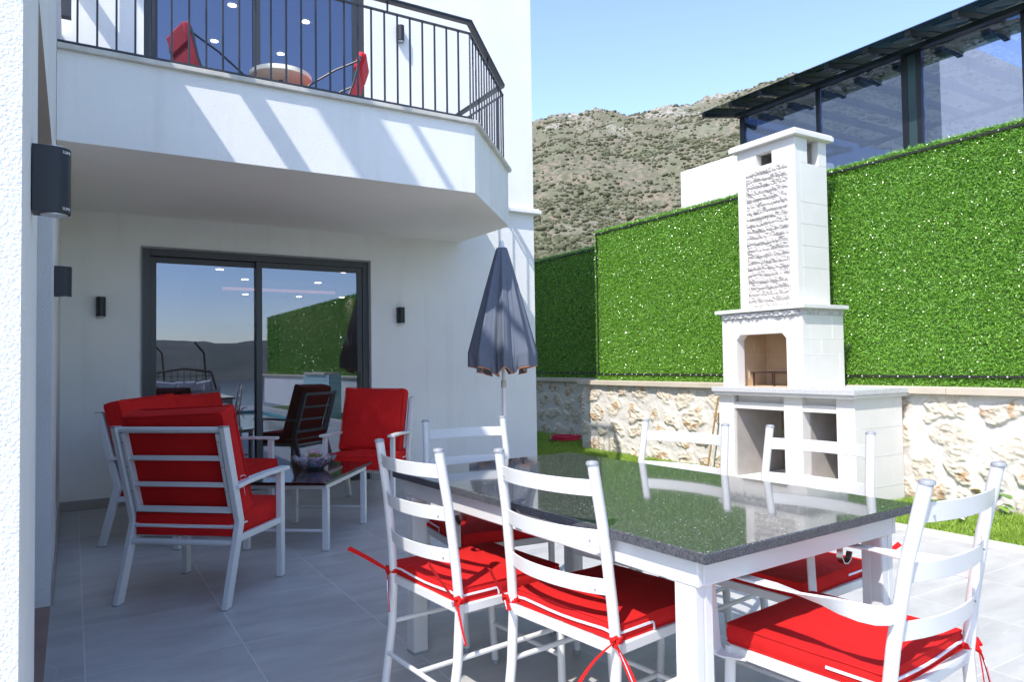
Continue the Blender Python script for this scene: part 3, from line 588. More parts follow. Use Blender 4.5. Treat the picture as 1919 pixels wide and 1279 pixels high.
# sliding doors
def sliding(x0, x1, z0, z1, gm, handle=True):
    yf = HY+.03
    b = MB(); fwid = .065
    b.box(x0, yf, z0, x0+fwid, yf+.10, z1); b.box(x1-fwid, yf, z0, x1, yf+.10, z1); b.box(x0+fwid, yf, z1-fwid, x1-fwid, yf+.10, z1); b.box(x0+fwid, yf, z0, x1-fwid, yf+.10, z0+.03)
    fr = b.build('sliding_door', dark_frame, bevel=.003, **H)
    xm = x0+(x1-x0)*.478
    def leaf(a, c, y):
        f_ = MB(); s_ = .055; f_.box(a, y, z0+.031, a+s_, y+.035, z1-fwid-.001); f_.box(c-s_, y, z0+.031, c, y+.035, z1-fwid-.001); f_.box(a+s_, y, z1-fwid-s_, c-s_, y+.035, z1-fwid-.001); f_.box(a+s_, y, z0+.031, c-s_, y+.035, z0+.031+s_)
        o = f_.build('sash', dark_frame, bevel=.002, smooth=False); o.parent = fr
        g = MB(); g.box(a+s_, y+.014, z0+.031+s_, c-s_, y+.020, z1-fwid-s_); o = g.build('pane', gm, smooth=False); o.parent = fr
    leaf(x0+fwid+.001, xm+.03, yf+.055); leaf(xm-.025, x1-fwid-.001, yf+.012)
    if handle:
        g = MB(); g.box(x1-fwid-.045, yf+.004, z0+.98, x1-fwid-.025, yf+.013, z0+1.14); o = g.build('handle', black_m, bevel=.002, smooth=False); o.parent = fr
    return fr
sliding(DX0, DX1, 0., DZ, door_glass); sliding(UX0, UX1, 3.162, UZ, upper_glass, False)
b = MB(); b.box(DX0-.012, HY-.010, 0, DX0-.001, HY+.03, DZ+.012); b.box(DX1+.001, HY-.010, 0, DX1+.012, HY+.03, DZ+.012); b.box(DX0-.001, HY-.010, DZ+.001, DX1+.001, HY+.03, DZ+.012); b.build('door_trim', mat('trim', (.22, .22, .24), .5), **H)
b = MB(); b.box(DX0, HY-.03, .001, DX1, HY+.03, .018); b.build('door_sill', mat('sill', (.40, .36, .32), .5, var=.2, vscale=8), **H)
# rooms behind the glass
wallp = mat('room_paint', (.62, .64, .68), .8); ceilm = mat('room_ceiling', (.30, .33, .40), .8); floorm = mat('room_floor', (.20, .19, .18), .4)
for z0, z1, n in ((.0, 2.5, 0), (3.16, 5.62, 1)):
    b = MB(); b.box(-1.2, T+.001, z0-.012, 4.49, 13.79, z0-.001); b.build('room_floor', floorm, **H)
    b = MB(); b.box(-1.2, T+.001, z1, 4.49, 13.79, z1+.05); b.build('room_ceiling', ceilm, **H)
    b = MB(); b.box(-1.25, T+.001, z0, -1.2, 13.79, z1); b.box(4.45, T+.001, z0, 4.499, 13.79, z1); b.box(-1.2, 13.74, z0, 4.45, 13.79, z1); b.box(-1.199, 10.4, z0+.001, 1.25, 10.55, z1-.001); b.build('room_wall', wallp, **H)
    b = MB(); b.box(.3, 8.0, z1-.16, 2.2, 8.6, z1-.001); b.build('ceiling_box', wallp, **H)
    b = MB(); b.box(.3, 8.61, z1-.13, 2.2, 8.66, z1-.10) if n else b.box(1.9, 11.3, z1-.13, 3.6, 11.36, z1-.09); b.build('cove_light', emit('cove_glow', (1., .35, .25), .32), **H)
    dl = ((1.645, 9.998), (.9, 11.213), (2.152, 10.979), (2.174, 9.691), (2.596, 13.2), (3.187, 9.597), (3.227, 10.969), (3.558, 13.3), (4.3, 13.1)) if not n else ((1.638, 9.073), (2.525, 9.053), (1.614, 10.2), (2.482, 10.17), (3.4, 10.174))
    for x, y in dl:
        b = MB(); b.lathe([(.001, -.004), (.048, -.004), (.048, .0), (.001, 0)], (x, y, z1-.002), 20); b.build('downlight', emit('warm_lamp', (1., .80, .45), 12), **H)
b = MB(); b.box(1.9, 13.70, 1.15, 3.3, 13.735, 2.0); b.build('wall_picture', mat('picture', (.12, .17, .28), .5, var=.4, vscale=3), **H)
# curtain upstairs
b = MB(); b.ribbon([(2.30+.03*i, HY+.30+.03*math.sin(i*1.9), 4.3) for i in range(12)], (0, 0, 1), 2.2, .004); b.build('curtain', mat('curtain', (.30, .27, .38), .9), **H)
# ------------------------------------------------------------ furniture helpers
def cushion(name, w, d, h, m, parent, M=Matrix.Identity(4), puff=.018, r=.022, n=22, seed=0, crease=.004, seam=True, back=1.):
    """soft box centred on (0,0,h/2): rounded edges, bulging faces, slight creases, corded seams"""
    V = []; F = []; idx = {}
    gx = np.linspace(-1, 1, n); 
    def vid(p):
        k = tuple(round(c, 5) for c in p)
        if k not in idx: idx[k] = len(V); V.append(p)
        return idx[k]
    nz = 6
    for ax in range(3):
        a, b_ = [i for i in range(3) if i != ax]; ra = gx if a != 2 else np.linspace(-1, 1, nz); rb_ = gx if b_ != 2 else np.linspace(-1, 1, nz)
        for s in (-1, 1):
            for i in range(len(ra)-1):
                for j in range(len(rb_)-1):
                    q = []
                    for u, v in ((ra[i], rb_[j]), (ra[i+1], rb_[j]), (ra[i+1], rb_[j+1]), (ra[i], rb_[j+1])):
                        p = [0, 0, 0]; p[ax] = s; p[a] = u; p[b_] = v; q.append(vid(tuple(p)))
                    F.append(q if s > 0 else q[::-1])
    V = np.array(V); half = np.array([w/2, d/2, h/2]); P = V*half; C = np.clip(P, -(half-r), half-r); D = P-C; L = np.linalg.norm(D, axis=1); L[L < 1e-9] = 1; 
    lim = np.maximum(np.abs(D).max(1), 1e-9); P = C+D/L[:, None]*lim[:, None]
    px, py, pz = V[:, 0], V[:, 1], V[:, 2]; bul = np.clip(1-px**2, 0, 1)**.7*np.clip(1-py**2, 0, 1)**.7
    P[:, 2] += pz*puff*bul*np.where(pz > 0, back, 1)+np.sign(pz)*(np.abs(pz) > .5)*crease*np.where(pz > 0, .3+.7*back, 1)*(fbm(px*3+seed*5, py*3+9, 3, seed)-.5)*2.4*(.3+bul)
    side = np.clip(1-pz**2, 0, 1); P[:, 0] += px*side*.006*(np.abs(px) > .95); P[:, 1] += py*side*.006*(np.abs(py) > .95)
    pin = np.clip(np.abs(px)*np.abs(py)-.8, 0, 1)*(h > .12); P[:, 0] += px*pin*.05; P[:, 1] += py*pin*.05
    # seam cord: pull the perimeter edge out a little
    if seam:
        e = (np.abs(pz) > .99)*((np.abs(px) > .99) | (np.abs(py) > .99)); P[:, 0] += e*px*.004; P[:, 1] += e*py*.004; P[:, 2] += e*pz*.001
    P[:, 2] += h/2; Mn = np.array(M); P = P@Mn[:3, :3].T+Mn[:3, 3]
    me = bpy.data.meshes.new(name); me.from_pydata(P.tolist(), [], F); o = finish(me, name, m, parent, angle=48)
    if seam:
        q = MB()
        for zz in (h-r*.35, r*.35):
            a, c, k = w/2+.0035, d/2+.0035, max(r, .008); L_ = []
            for sx, sy, a0 in ((1, 1, 0), (-1, 1, PI/2), (-1, -1, PI), (1, -1, 1.5*PI)):
                ex = 1.010 if h > .12 else 1.; L_ += [(sx*(a-k)*ex+k*math.cos(a0+t_), sy*(c-k)*ex+k*math.sin(a0+t_), zz) for t_ in (0, PI/4, PI/2)]
                nx = {(1, 1): (-1, 1), (-1, 1): (-1, -1), (-1, -1): (1, -1), (1, -1): (1, 1)}[(sx, sy)]; e0 = L_[-1]; e1 = (nx[0]*(a-k)+k*math.cos(a0+PI/2), nx[1]*(c-k)+k*math.sin(a0+PI/2), zz)
                L_ += [(e0[0]+(e1[0]-e0[0])*u, e0[1]+(e1[1]-e0[1])*u, zz+.0015*math.sin(u*17+seed)) for u in (.2, .4, .6, .8)]
            q.tube([tuple(M @ Vector(p)) for p in L_], .0028 if h < .1 else .0042, 6, closed=True)
        sm = q.build('seam', m, None); sm.parent = o
    return o
def bez(p0, p1, p2, n=8): return [tuple((1-t)**2*a+2*t*(1-t)*b+t*t*c for a, b, c in zip(p0, p1, p2)) for t in np.linspace(0, 1, n)]

# ------------------------------------------------------------ dining chairs
def dining_chair(label, loc, rz, armed=False, tie_seed=1, cush_dy=0., ties=None, rake=1.):
    t = thing('dining_armchair' if armed else 'dining_chair', label, 'armchair' if armed else 'chair', loc, rz, 'white metal dining chairs around the granite table'); r = random.Random(tie_seed); W = .222
    for s in (-1, 1):
        rk = lambda y: -.215+(y+.215)*rake
        b = MB(); b.tube([(s*(W-.004), -.262, .004), (s*W, -.225, .25), (s*W, -.215, .42), (s*(W-.004), rk(-.225), .55), (s*(W-.010), rk(-.248), .75), (s*(W-.016), rk(-.277), .925)], .0158, 16); po = b.build('rear_post', white_metal, t)
        b = MB(); b.lathe([(.001, -.004), (.0175, -.004), (.0178, .001), (.0150, .0055), (.006, .0075), (.001, .0078)], (s*(W-.0165), rk(-.2785), .928), 18); o = b.build('end_cap', cap_m, None); o.parent = po
        b = MB(); b.lathe([(.001, 0), (.017, 0), (.017, .016), (.001, .016)], (s*(W-.004), -.262, 0), 14); o = b.build('foot_cap', cap_m, None); o.parent = po
        b = MB(); b.tube([(s*.205, .225, .004), (s*.212, .215, .22), (s*.215, .205, .43)], .0145, 14); le = b.build('front_leg', white_metal, t)
        b = MB(); b.lathe([(.001, 0), (.0155, 0), (.0155, .016), (.001, .016)], (s*.205, .225, 0), 14); o = b.build('foot_cap', cap_m, None); o.parent = le
    for z, y, dp in ((.860, -.267, .042), (.722, -.246, .044), (.586, -.229, .045)):
        pts = []; n = 13
        for i in range(n):
            q = -1+2*i/(n-1); pts.append((q*(W-.012), rk(y)-dp*(1-abs(q)**2.2), z))
        b = MB(); b.ribbon(pts, (0, -.12, 1), .046, .0045); sl2 = b.build('back_slat', white_metal, t, bevel=.0012)
        b = MB(); p = pts[1 if z > .8 else -2]; b.lathe([(.001, -.0025), (.003, -.0015), (.003, .0015), (.001, .0025)], (p[0], p[1]-.0035, z-.008), 8); q = b.build('screw', cap_m, None); q.parent = sl2
    b = MB(); fl = 1.
    for p, q in (((-W, -.205, .418), (-.215, .205, .418)), ((W, -.205, .418), (.215, .205, .418)), ((-.215, .214, .418), (.215, .214, .418)), ((-W, -.214, .418), (W, -.214, .418))): b.bar(p, q, .016, .030)
    b.box(-W+.02, -.19, .424, W-.02, .19, .430); b.build('seat_frame', white_metal, t, bevel=.004)
    for p, q in (((-W, -.232, .262), (-.212, .214, .262)), ((W, -.232, .262), (.212, .214, .262)), ((-W, -.245, .155), (W, -.245, .155)), ((-.208, .218, .16), (.208, .218, .16)), ((0, -.245, .155), (0, .218, .16))):
        b = MB(); b.tube([p, q], .0085, 12); b.build('stretcher', white_metal, t)
    cz = .434
    cu = cushion('seat_cushion', .425, .415, .050, red, t, Matrix.Translation((0, .005+cush_dy, cz)), puff=.005, r=.006, seed=tie_seed, crease=.003)
    y0 = .005+cush_dy-.2075-.0065; zc = cz+.024; b = MB()
    pth = [(-.2195, y0+.14, zc), (-.2195, y0+.02, zc), (-.213, y0+.002, zc), (-.195, y0-.001, zc)]+[(x, y0-.002, zc-.004*math.cos(x*14)) for x in np.linspace(-.17, .17, 7)]+[(.195, y0-.001, zc), (.213, y0+.002, zc), (.2195, y0+.02, zc), (.2195, y0+.15, zc)]
    b.ribbon(pth, (0, 0, 1), .0065, .0035); o = b.build('zip', piping, None); o.parent = cu
    b = MB(); b.ribbon([(.2215, y0+.15, zc-.001), (.2225, y0+.153, zc-.022)], (0, 1, 0), .006, .002); o = b.build('zip_pull', piping, None); o.parent = cu
    for s in (-1, 1):
        tp = MB(); pc = Vector((s*W, -.2145, .447)); 
        tp.lathe([(.0165, -.009), (.0185, -.007), (.0185, .007), (.0165, .009)], pc, 14)
        k = pc+Vector((s*.012, -.020, 0)); kn = [Vector((r.uniform(-.006, .006), r.uniform(-.006, .006), r.uniform(-.006, .006))) for _ in range(5)]
        tp.tube([k+Vector((0.010*math.cos(a), .006*math.sin(a*2), .012*math.sin(a)))+kn[i % 5] for i, a in enumerate(np.linspace(0, 5.5, 9))], [.004, .007, .006, .008, .006, .008, .007, .006, .003], 7)
        tp.ribbon(bez((s*.2, -.21, .455), (s*W, -.20, .452), k, 5), (0, 0, 1), .012, .002)
        for q in range(2):
            v = (ties or {}).get((s, q)) or (s*r.uniform(-.03, .06), -r.uniform(.02, .07), (.09 if r.random() < .4 else -.11)*r.uniform(.8, 1.2)); e = k+Vector(v)
            md = (k+e)/2+Vector((r.uniform(-.012, .012), -.008, .012)); sd = Vector((r.uniform(-1, 1), r.uniform(-.4, .4), r.uniform(.1, .6))).normalized(); P_ = bez(k, md, e, 8)
            tp.ribbon(P_, tuple(sd), [.008, .013, .015, .016, .016, .016, .017, .018], .0016)
        o = tp.build('cushion_tie', red, None); o.parent = cu
        ed = MB(); ed.ribbon([Vector(p)+sd*.0078 for p in P_[2:]], tuple(sd), .0018, .0026); o = ed.build('tie_stitching', piping, None); o.parent = cu
    if armed:
        for s in (-1, 1):
            pts, sd, ws = [], [], []
            def add(p, d, w_): pts.append((s*p[0], p[1], p[2])); sd.append((s*d[0], d[1], d[2])); ws.append(w_)
            add((W+.002, -.240, .632), (0, 0, 1), .042); add((W+.026, -.236, .631), (0, 0, 1), .043); add((W+.044, -.215, .630), (.05, 0, 1), .044); add((W+.050, -.18, .630), (.15, 0, 1), .045)
            add((W+.050, -.13, .631), (.5, 0, 1), .045); add((W+.048, -.08, .633), (1, 0, .8), .044); add((W+.045, -.03, .635), (1, 0, .3), .042); add((W+.042, .04, .637), (1, 0, 0), .040); add((W+.036, .20, .637), (1, 0, 0), .040)
            add((W+.034, .232, .636), (1, 0, 0), .040); add((W+.033, .240, .624), (1, 0, 0), .040); add((W+.030, .236, .55), (1, 0, 0), .040); add((W+.026, .228, .43), (1, 0, 0), .040); add((W+.024, .222, .415), (1, 0, 0), .040); add((W+.020, .205, .410), (1, 0, 0), .040); add((W-.004, .15, .410), (1, 0, 0), .036)
            b = MB(); b.ribbon(pts, sd, ws, .006); b.build('armrest', white_metal, t, bevel=.0015)
    return t
def face(fx, fy): return math.atan2(fy, fx)-PI/2
dining_chair('white ladder-back chair with red cushion at the left corner of the granite table', (1.25, 2.31, 0), face(1, .098), False, 3, -.004, {(-1, 0): (-.02, -.145, .10), (-1, 1): (.05, -.02, -.135), (1, 0): (.0, -.10, .14), (1, 1): (.05, .0, -.12)})
dining_chair('white ladder-back chair nearest the camera, its back crossing the sparkling near edge of the granite', (1.448, 1.79, 0), face(.991, .13), False, 8, 0, {(-1, 0): (.0, -.065, .11), (-1, 1): (.05, -.03, -.015), (1, 0): (.0, -.135, -.07), (1, 1): (.08, .0, -.11)})
dining_chair('shaded white armchair at the far end of the granite table, before the white wall', (1.64, 2.905, 0), face(-.10, -.99), True, 12)
dining_chair('white chair beyond the table, its back in front of the rough stone wall', (2.045, 2.275, 0), face(-.975, -.20), False, 15)
dining_chair('white chair beyond the table, its back in front of the barbecue shelves', (2.185, 1.735, 0), face(-.995, -.10), False, 22, 0, {(-1, 0): (-.01, -.16, .07)})
dining_chair('white dining armchair at the near end of the table, seen from behind at right', (1.762, 1.198, 0), face(-.105, .99), True, 31, 0, rake=1.45, ties={(1, 0): (.012, -.012, -.17), (1, 1): (.035, -.02, -.15), (-1, 0): (-.09, .02, .02), (-1, 1): (-.03, -.03, -.1)})

# ------------------------------------------------------------ granite dining table
def granite(name, base, sp1, rough=.07):
    m = mat(name, base, rough, spec=.5, ior=1.55, coat=.4); t = m.node_tree; b = t.nodes['Principled BSDF']; N = t.nodes.new; L = t.links.new
    b.inputs['Coat Roughness'].default_value = .02; b.inputs['Coat IOR'].default_value = 1.7
    tc = N('ShaderNodeTexCoord'); v = N('ShaderNodeTexVoronoi'); v.inputs['Scale'].default_value = 260; L(tc.outputs['Object'], v.inputs[0]); s = N('ShaderNodeSeparateColor'); L(v.outputs['Color'], s.inputs[0])
    mr = N('ShaderNodeMapRange'); mr.inputs[1].default_value = .80; mr.inputs[2].default_value = .97; L(s.outputs[0], mr.inputs[0])
    mx = N('ShaderNodeMix'); mx.data_type = 'RGBA'; mx.inputs[6].default_value = (*base, 1); mx.inputs[7].default_value = (*sp1, 1); L(mr.outputs[0], mx.inputs[0])
    v2 = N('ShaderNodeTexVoronoi'); v2.inputs['Scale'].default_value = 75; L(tc.outputs['Object'], v2.inputs[0]); s2_ = N('ShaderNodeSeparateColor'); L(v2.outputs['Color'], s2_.inputs[0])
    g = N('ShaderNodeMath'); g.operation = 'GREATER_THAN'; g.inputs[1].default_value = .90; L(s2_.outputs[1], g.inputs[0]); g2 = N('ShaderNodeMath'); g2.operation = 'LESS_THAN'; g2.inputs[1].default_value = .17; L(v2.outputs['Distance'], g2.inputs[0])
    g3 = N('ShaderNodeMath'); g3.operation = 'MULTIPLY'; L(g.outputs[0], g3.inputs[0]); L(g2.outputs[0], g3.inputs[1])
    mx2 = N('ShaderNodeMix'); mx2.data_type = 'RGBA'; L(mx.outputs[2], mx2.inputs[6]); mx2.inputs[7].default_value = (.85, .88, .84, 1); L(g3.outputs[0], mx2.inputs[0]); L(mx2.outputs[2], b.inputs['Base Color']); return m
gran = granite('dark_granite', (.060, .062, .058), (.22, .22, .21)); gran_edge = mat('granite_edge', (.12, .125, .14), .6, var=.8, vscale=260, col2=(.012, .012, .016))
t = thing('dining_table', 'long dining table with polished dark granite top on a white metal frame', 'table', (1.70, 2.08, 0), R(3))
tw, tl = .485, .85
b = MB(); b.box(-tw, -tl, .7225, tw, tl, .75); tt = b.build('tabletop', gran, t, bevel=.003, seg=2)
b = MB()
for q in ((-tw-.0012, -tl, -tw+.002, tl), (tw-.002, -tl, tw+.0012, tl), (-tw, -tl-.0012, tw, -tl+.002), (-tw, tl-.002, tw, tl+.0012)): b.box(q[0], q[1], .7245, q[2], q[3], .7475)
b.build('rough_edge', gran_edge, t)
b = MB(); aw, al = tw-.028, tl-.05
for q in ((-aw, -al, -aw+.02, al), (aw-.02, -al, aw, al), (-aw+.02, -al, aw-.02, -al+.02), (-aw+.02, al-.02, aw-.02, al)): b.box(q[0], q[1], .652, q[2], q[3], .722)
for y in (-.4, 0, .4): b.box(-aw+.02, y-.02, .69, aw-.02, y+.02, .722)
b.build('apron', white_metal, t, bevel=.004)
for sx in (-1, 1):
    for sy in (-1, 1):
        cx, cy = sx*(aw-.034), sy*(al-.045); b = MB(); b.box(cx-.032, cy-.032, .012, cx+.032, cy+.032, .6515)
        for s_ in (-1, 1):
            b.box(cx-.0335, cy+s_*.004, .012, cx-.0321, cy+s_*.030, .6515); b.box(cx+.0321, cy+s_*.004, .012, cx+.0335, cy+s_*.030, .6515); b.box(cx+s_*.004, cy-.0335, .012, cx+s_*.030, cy-.0321, .6515)
        o = b.build('leg', white_metal, t, bevel=.003); b = MB(); b.box(cx-.033, cy-.033, 0, cx+.033, cy+.033, .0118); q = b.build('foot_cap', cap_m, None); q.parent = o
for x, y in ((.16, -al), (-aw, .32)):
    b = MB(); n_ = (0, -1) if x == .16 else (-1, 0); P_ = [(0, .66), (.002, .645), (.0, .625), (.010, .608), (.028, .604), (.044, .614), (.052, .634)]
    if n_[0] == 0: b.ribbon([(x+p[0]*1.0, y+.01, p[1]) for p in P_], (0, 1, 0), .018, .004)
    else: b.ribbon([(x+.01, y+p[0]*1.0, p[1]) for p in P_], (1, 0, 0), .018, .004)
    b.build('hook', chrome, t)

# ------------------------------------------------------------ lounge set
def lounge(name, label, cat, loc, rz, W, group, seed=1, arms_label=None):
    """W outer width; y forward; rear foot y=-.28"""
    t = thing(name, label, cat, loc, rz, group); hw = W/2
    def prof(pts, s, w_=.030, d=.052):
        rings = []
        for i, (y, z) in enumerate(pts):
            rings.append([(s*hw-(w_ if s > 0 else 0), y-d/2, z), (s*hw+(0 if s > 0 else w_), y-d/2, z), (s*hw+(0 if s > 0 else w_), y+d/2, z), (s*hw-(w_ if s > 0 else 0), y+d/2, z)])
        return rings
    for s in (-1, 1):
        b = MB(); b.loft(prof([(-.285, .006), (-.165, .395), (-.163, .415), (-.170, .435), (-.305, .905)], s)); o = b.build('rear_post', lounge_metal, t, bevel=.003)
        b = MB(); b.loft(prof([(-.306, .9055), (-.3075, .912)], s, .030, .052)); q = b.build('end_cap', cap_m, None, bevel=.001); q.parent = o
        b = MB(); b.loft(prof([(-.287, 0), (-.285, .0058)], s, .031, .053)); q = b.build('foot_cap', cap_m, None); q.parent = o
        b = MB(); b.loft(prof([(.285, .006), (.285, .603)], s, .034, .045)); o = b.build('front_leg', lounge_metal, t, bevel=.003)
        b = MB(); b.loft(prof([(.285, 0), (.285, .0058)], s, .035, .046)); q = b.build('foot_cap', cap_m, None); q.parent = o
        x = s*(hw-.015); b = MB(); b.loft([[(x-.029, y, z-.011), (x+.029, y, z-.011), (x+.029, y, z+.011), (x-.029, y, z+.011)] for y, z in ((-.215, .595), (-.12, .605), (.12, .6145), (.345, .6145))]); b.build('armrest', lounge_metal, t, bevel=.004)
        b = MB(); b.bar((x, -.17, .325), (x, .265, .325), .022, .034); b.build('side_rail', lounge_metal, t, bevel=.003)
    def yb(z): return -.167-(z-.42)*.281
    b = MB(); b.tube([(-hw+.03, yb(.892), .892), (hw-.03, yb(.892), .892)], .0165, 12, flat=1.); b.build('top_rail', lounge_metal, t)
    for s in (-1, 1):
        b = MB(); x = s*(hw-.050); b.bar((x, yb(.878)+.004, .878), (x, yb(.46)+.012, .46), .020, .040, (0, 1, .25)); o = b.build('back_stile', lounge_metal, t, bevel=.002)
        b = MB()
        for z in (.83, .70, .57): b.lathe([(.001, -.004), (.005, -.002), (.005, .002), (.001, .004)], (x, yb(z)-.018, z), 8)
        q = b.build('screws', cap_m, None); q.parent = o
    for z in (.745, .605, .47):
        b = MB(); b.bar((-hw+.055, yb(z)+.002, z), (hw-.055, yb(z)+.002, z), .016, .026 if z > .5 else .034, (0, .25, 1)); b.build('back_rung', lounge_metal, t, bevel=.004)
    for z, y, rr_ in ((.385, -.178, .012), (.305, -.195, .0175)):
        b = MB(); b.tube([(-hw+.03, y, z), (hw-.03, y, z)], rr_, 12); b.build('seat_tube', lounge_metal, t)
    b = MB(); b.bar((-hw+.03, .27, .322), (hw-.03, .27, .322), .028, .040)
    for k in range(5): b.bar((-hw+.03, -.12+.085*k, .322), (hw-.03, -.12+.085*k, .322), .02, .014)
    b.build('seat_slats', lounge_metal, t, bevel=.003)
    n = 1 if W < .8 else 2; cw = (W-.075)/n
    sc_ = cushion('seat_cushion', W-.078, .535, .115, red, t, Matrix.Translation((0, .088, .336)), puff=.014, r=.014, n=30, seed=seed, crease=.006)
    yb_ = .088-.2675-.008; b = MB(); hx = (W-.078)/2+.009
    b.ribbon([(-hx, yb_+.14, .388), (-hx, yb_+.02, .388), (-hx+.01, yb_, .388), (0, yb_-.002, .381), (hx-.01, yb_, .388), (hx, yb_+.02, .388), (hx, yb_+.13, .388)], (0, 0, 1), .0075, .003); o = b.build('zip', piping, None); o.parent = sc_
    for i in range(n):
        x = (i-(n-1)/2)*cw; M_ = Matrix.Translation((x+.018, -.008, .470)) @ Matrix.Rotation(R(106-2*i), 4, 'X') @ Matrix.Rotation(R(1.5*(1-2*i))+R(1)*(seed % 3-1), 4, 'Z') @ Matrix.Translation((0, .272, 0))
        bc = cushion('back_cushion', cw-.012, .545, .13, red, t, M_, puff=.040, r=.016, n=28, seed=seed+5+i, crease=.009, back=.0)
        b = MB(); sx = (x+cw/2+.006); b.ribbon(bez((sx, -.135, .63), (sx+.012, -.10, .60), (sx+.005, -.085, .50), 7), (1, .4, 0), .004, .0016); b.ribbon(bez((sx, -.135, .63), (sx+.016, -.11, .65), (sx+.012, -.09, .63), 5), (1, .4, 0), .004, .0016); o = b.build('loose_thread', piping, None); o.parent = bc
    return t
# armchair with its back to the camera
f1 = Vector((.65, .76)).normalized(); s1 = Vector((f1.y, -f1.x))
rear_mid = Vector(((.205+.655)/2, (4.235+3.785)/2)); c1 = rear_mid+f1*.285
lounge('lounge_armchair', 'grey-white metal armchair with red cushions, its slatted back turned to the camera', 'armchair', (c1.x, c1.y, 0), face(*f1), .625, 'red cushioned lounge set', 2)
f3 = Vector((-.63, -.77)).normalized(); r3 = Vector(((2.203+2.64)/2, (6.524+6.075)/2)); c3 = r3+f3*.285
lounge('lounge_armchair', 'armchair facing the camera with big red back cushion, right of the coffee table', 'armchair', (c3.x, c3.y, 0), face(*f3), .625, 'red cushioned lounge set', 4)
f2 = Vector((.74, -.68)).normalized(); s2v = Vector((-f2.y, f2.x)); c2 = Vector((.165, 5.63))+f2*.285+s2v*.615
lounge('lounge_sofa', 'two seat sofa with red cushions in the corner, mostly hidden behind the armchair', 'sofa', (c2.x, c2.y, 0), face(*f2), 1.23, 'red cushioned lounge set', 6)
# coffee table
L_ = Vector((.607, .795)); cc = Vector(((1.381+1.473+1.863+.99)/4, (4.623+5.618+5.254+4.987)/4))+L_*.02
t = thing('coffee_table', 'low coffee table with black granite top and white legs', 'coffee table', (cc.x, cc.y, 0), math.atan2(L_.y, L_.x)); t['at'] = tuple(t.location)
hl, hw = .395, .27
b = MB(); b.box(-hl-.085, -hw-.028, .437, hl+.125, hw+.028, .457); b.build('tabletop', granite('black_granite', (.006, .006, .007), (.02, .02, .022)), t, bevel=.002)
b = MB()
for q in ((-hl-.03, -hw-.015, hl+.03, -hw+.015), (-hl-.03, hw-.015, hl+.03, hw+.015), (-hl-.03, -hw+.015, -hl, hw-.015), (hl, -hw+.015, hl+.03, hw-.015)): b.box(q[0], q[1], .405, q[2], q[3], .4365)
b.build('frame', lounge_metal, t, bevel=.003)
for sx in (-1, 1):
    for sy in (-1, 1):
        b = MB(); x, y = sx*hl, sy*hw; b.box(x-.02, y-.02, .006, x+.02, y+.02, .4045); o = b.build('leg', lounge_metal, t, bevel=.003)
        b = MB(); b.box(x-.021, y-.021, 0, x+.021, y+.021, .0058); q = b.build('foot_cap', cap_m, None); q.parent = o
    b = MB(); b.tube([(sx*hl, -hw+.02, .13), (sx*hl, hw-.02, .13)], .011, 12); b.build('stretcher', lounge_metal, t)
# glass bowl with the little plant
bx, by, bz = 1.50, 5.22, .457
t = thing('glass_bowl', 'fluted violet glass bowl with wavy rim on the coffee table', 'bowl', (bx, by, bz)); rings = []
n = 120
for r_, z, wv in ((.001, .0, 0), (.062, .0, 0), (.066, .004, .02), (.085, .022, .05), (.112, .045, .06), (.136, .068, .075), (.150, .084, .10), (.147, .085, .10), (.131, .066, .07), (.105, .045, .05), (.078, .024, .03), (.055, .010, 0), (.001, .010, 0)):
    rings.append([(r_*(1+wv*math.cos(26*a))*math.cos(a), r_*(1+wv*math.cos(26*a))*math.sin(a), z+(.012 if r_ > .14 else 0)*math.cos(26*a/2)) for a in np.linspace(0, 2*PI, n, endpoint=False)])
b = MB(); b.loft(rings); b.build('bowl', mat('violet_glass', (.84, .80, .92), .05, trans=.88, ior=1.45, coat=.5), t, angle=60)
t = thing('potted_plant', 'small flowering succulent in a pink pot standing inside the glass bowl', 'plant', (bx+.005, by, bz+.0105)); b = MB(); b.lathe([(.001, 0), (.036, 0), (.052, .070), (.056, .074), (.054, .078), (.048, .074), (.046, .066), (.001, .066)]); b.build('pot', mat('pink_pot', (.62, .36, .56), .35), t)
b = MB(); b.lathe([(.001, .0665), (.044, .0665), (.044, .070), (.001, .071)]); b.build('soil', mat('potting_soil', (.05, .035, .02), .95), t)
r = np.random.default_rng(3); n = 260; P = np.stack([r.normal(0, .018, n), r.normal(0, .018, n), np.full(n, .072)], -1); D = rand_dirs(n, np.array([0, 0, 1.]), .6, r); U = np.cross(D, rand_dirs(n, 0, 1., r)); U /= np.linalg.norm(U, axis=1)[:, None]
V, F = blades(P, D, U, r.uniform(.015, .04, n), r.uniform(.006, .011, n), r.uniform(-1, 1, n)); npmesh('leaves', V, F, leafmix('succulent', (.12, .18, .04), (.30, .20, .08), .5, .5, (.22, .25, .06)), t)
n = 160; P = np.stack([r.normal(0, .022, n), r.normal(0, .022, n), r.uniform(.095, .125, n)], -1); D = rand_dirs(n, np.array([0, 0, 1.]), .9, r); U = np.cross(D, rand_dirs(n, 0, 1., r)); U /= np.linalg.norm(U, axis=1)[:, None]
V, F = blades(P, D, U, r.uniform(.006, .013, n), r.uniform(.004, .008, n), r.uniform(-1, 1, n)); npmesh('flowers', V, F, leafmix('pink_petal', (.55, .22, .36), (.75, .50, .62), .6), t)
b = MB(); b.lathe([(.001, 0), (.013, .004), (.015, .014), (.010, .026), (.001, .030)], (-.020, -.058, .012), 12); b.build('bead', mat('turquoise', (.04, .42, .50), .25), t)

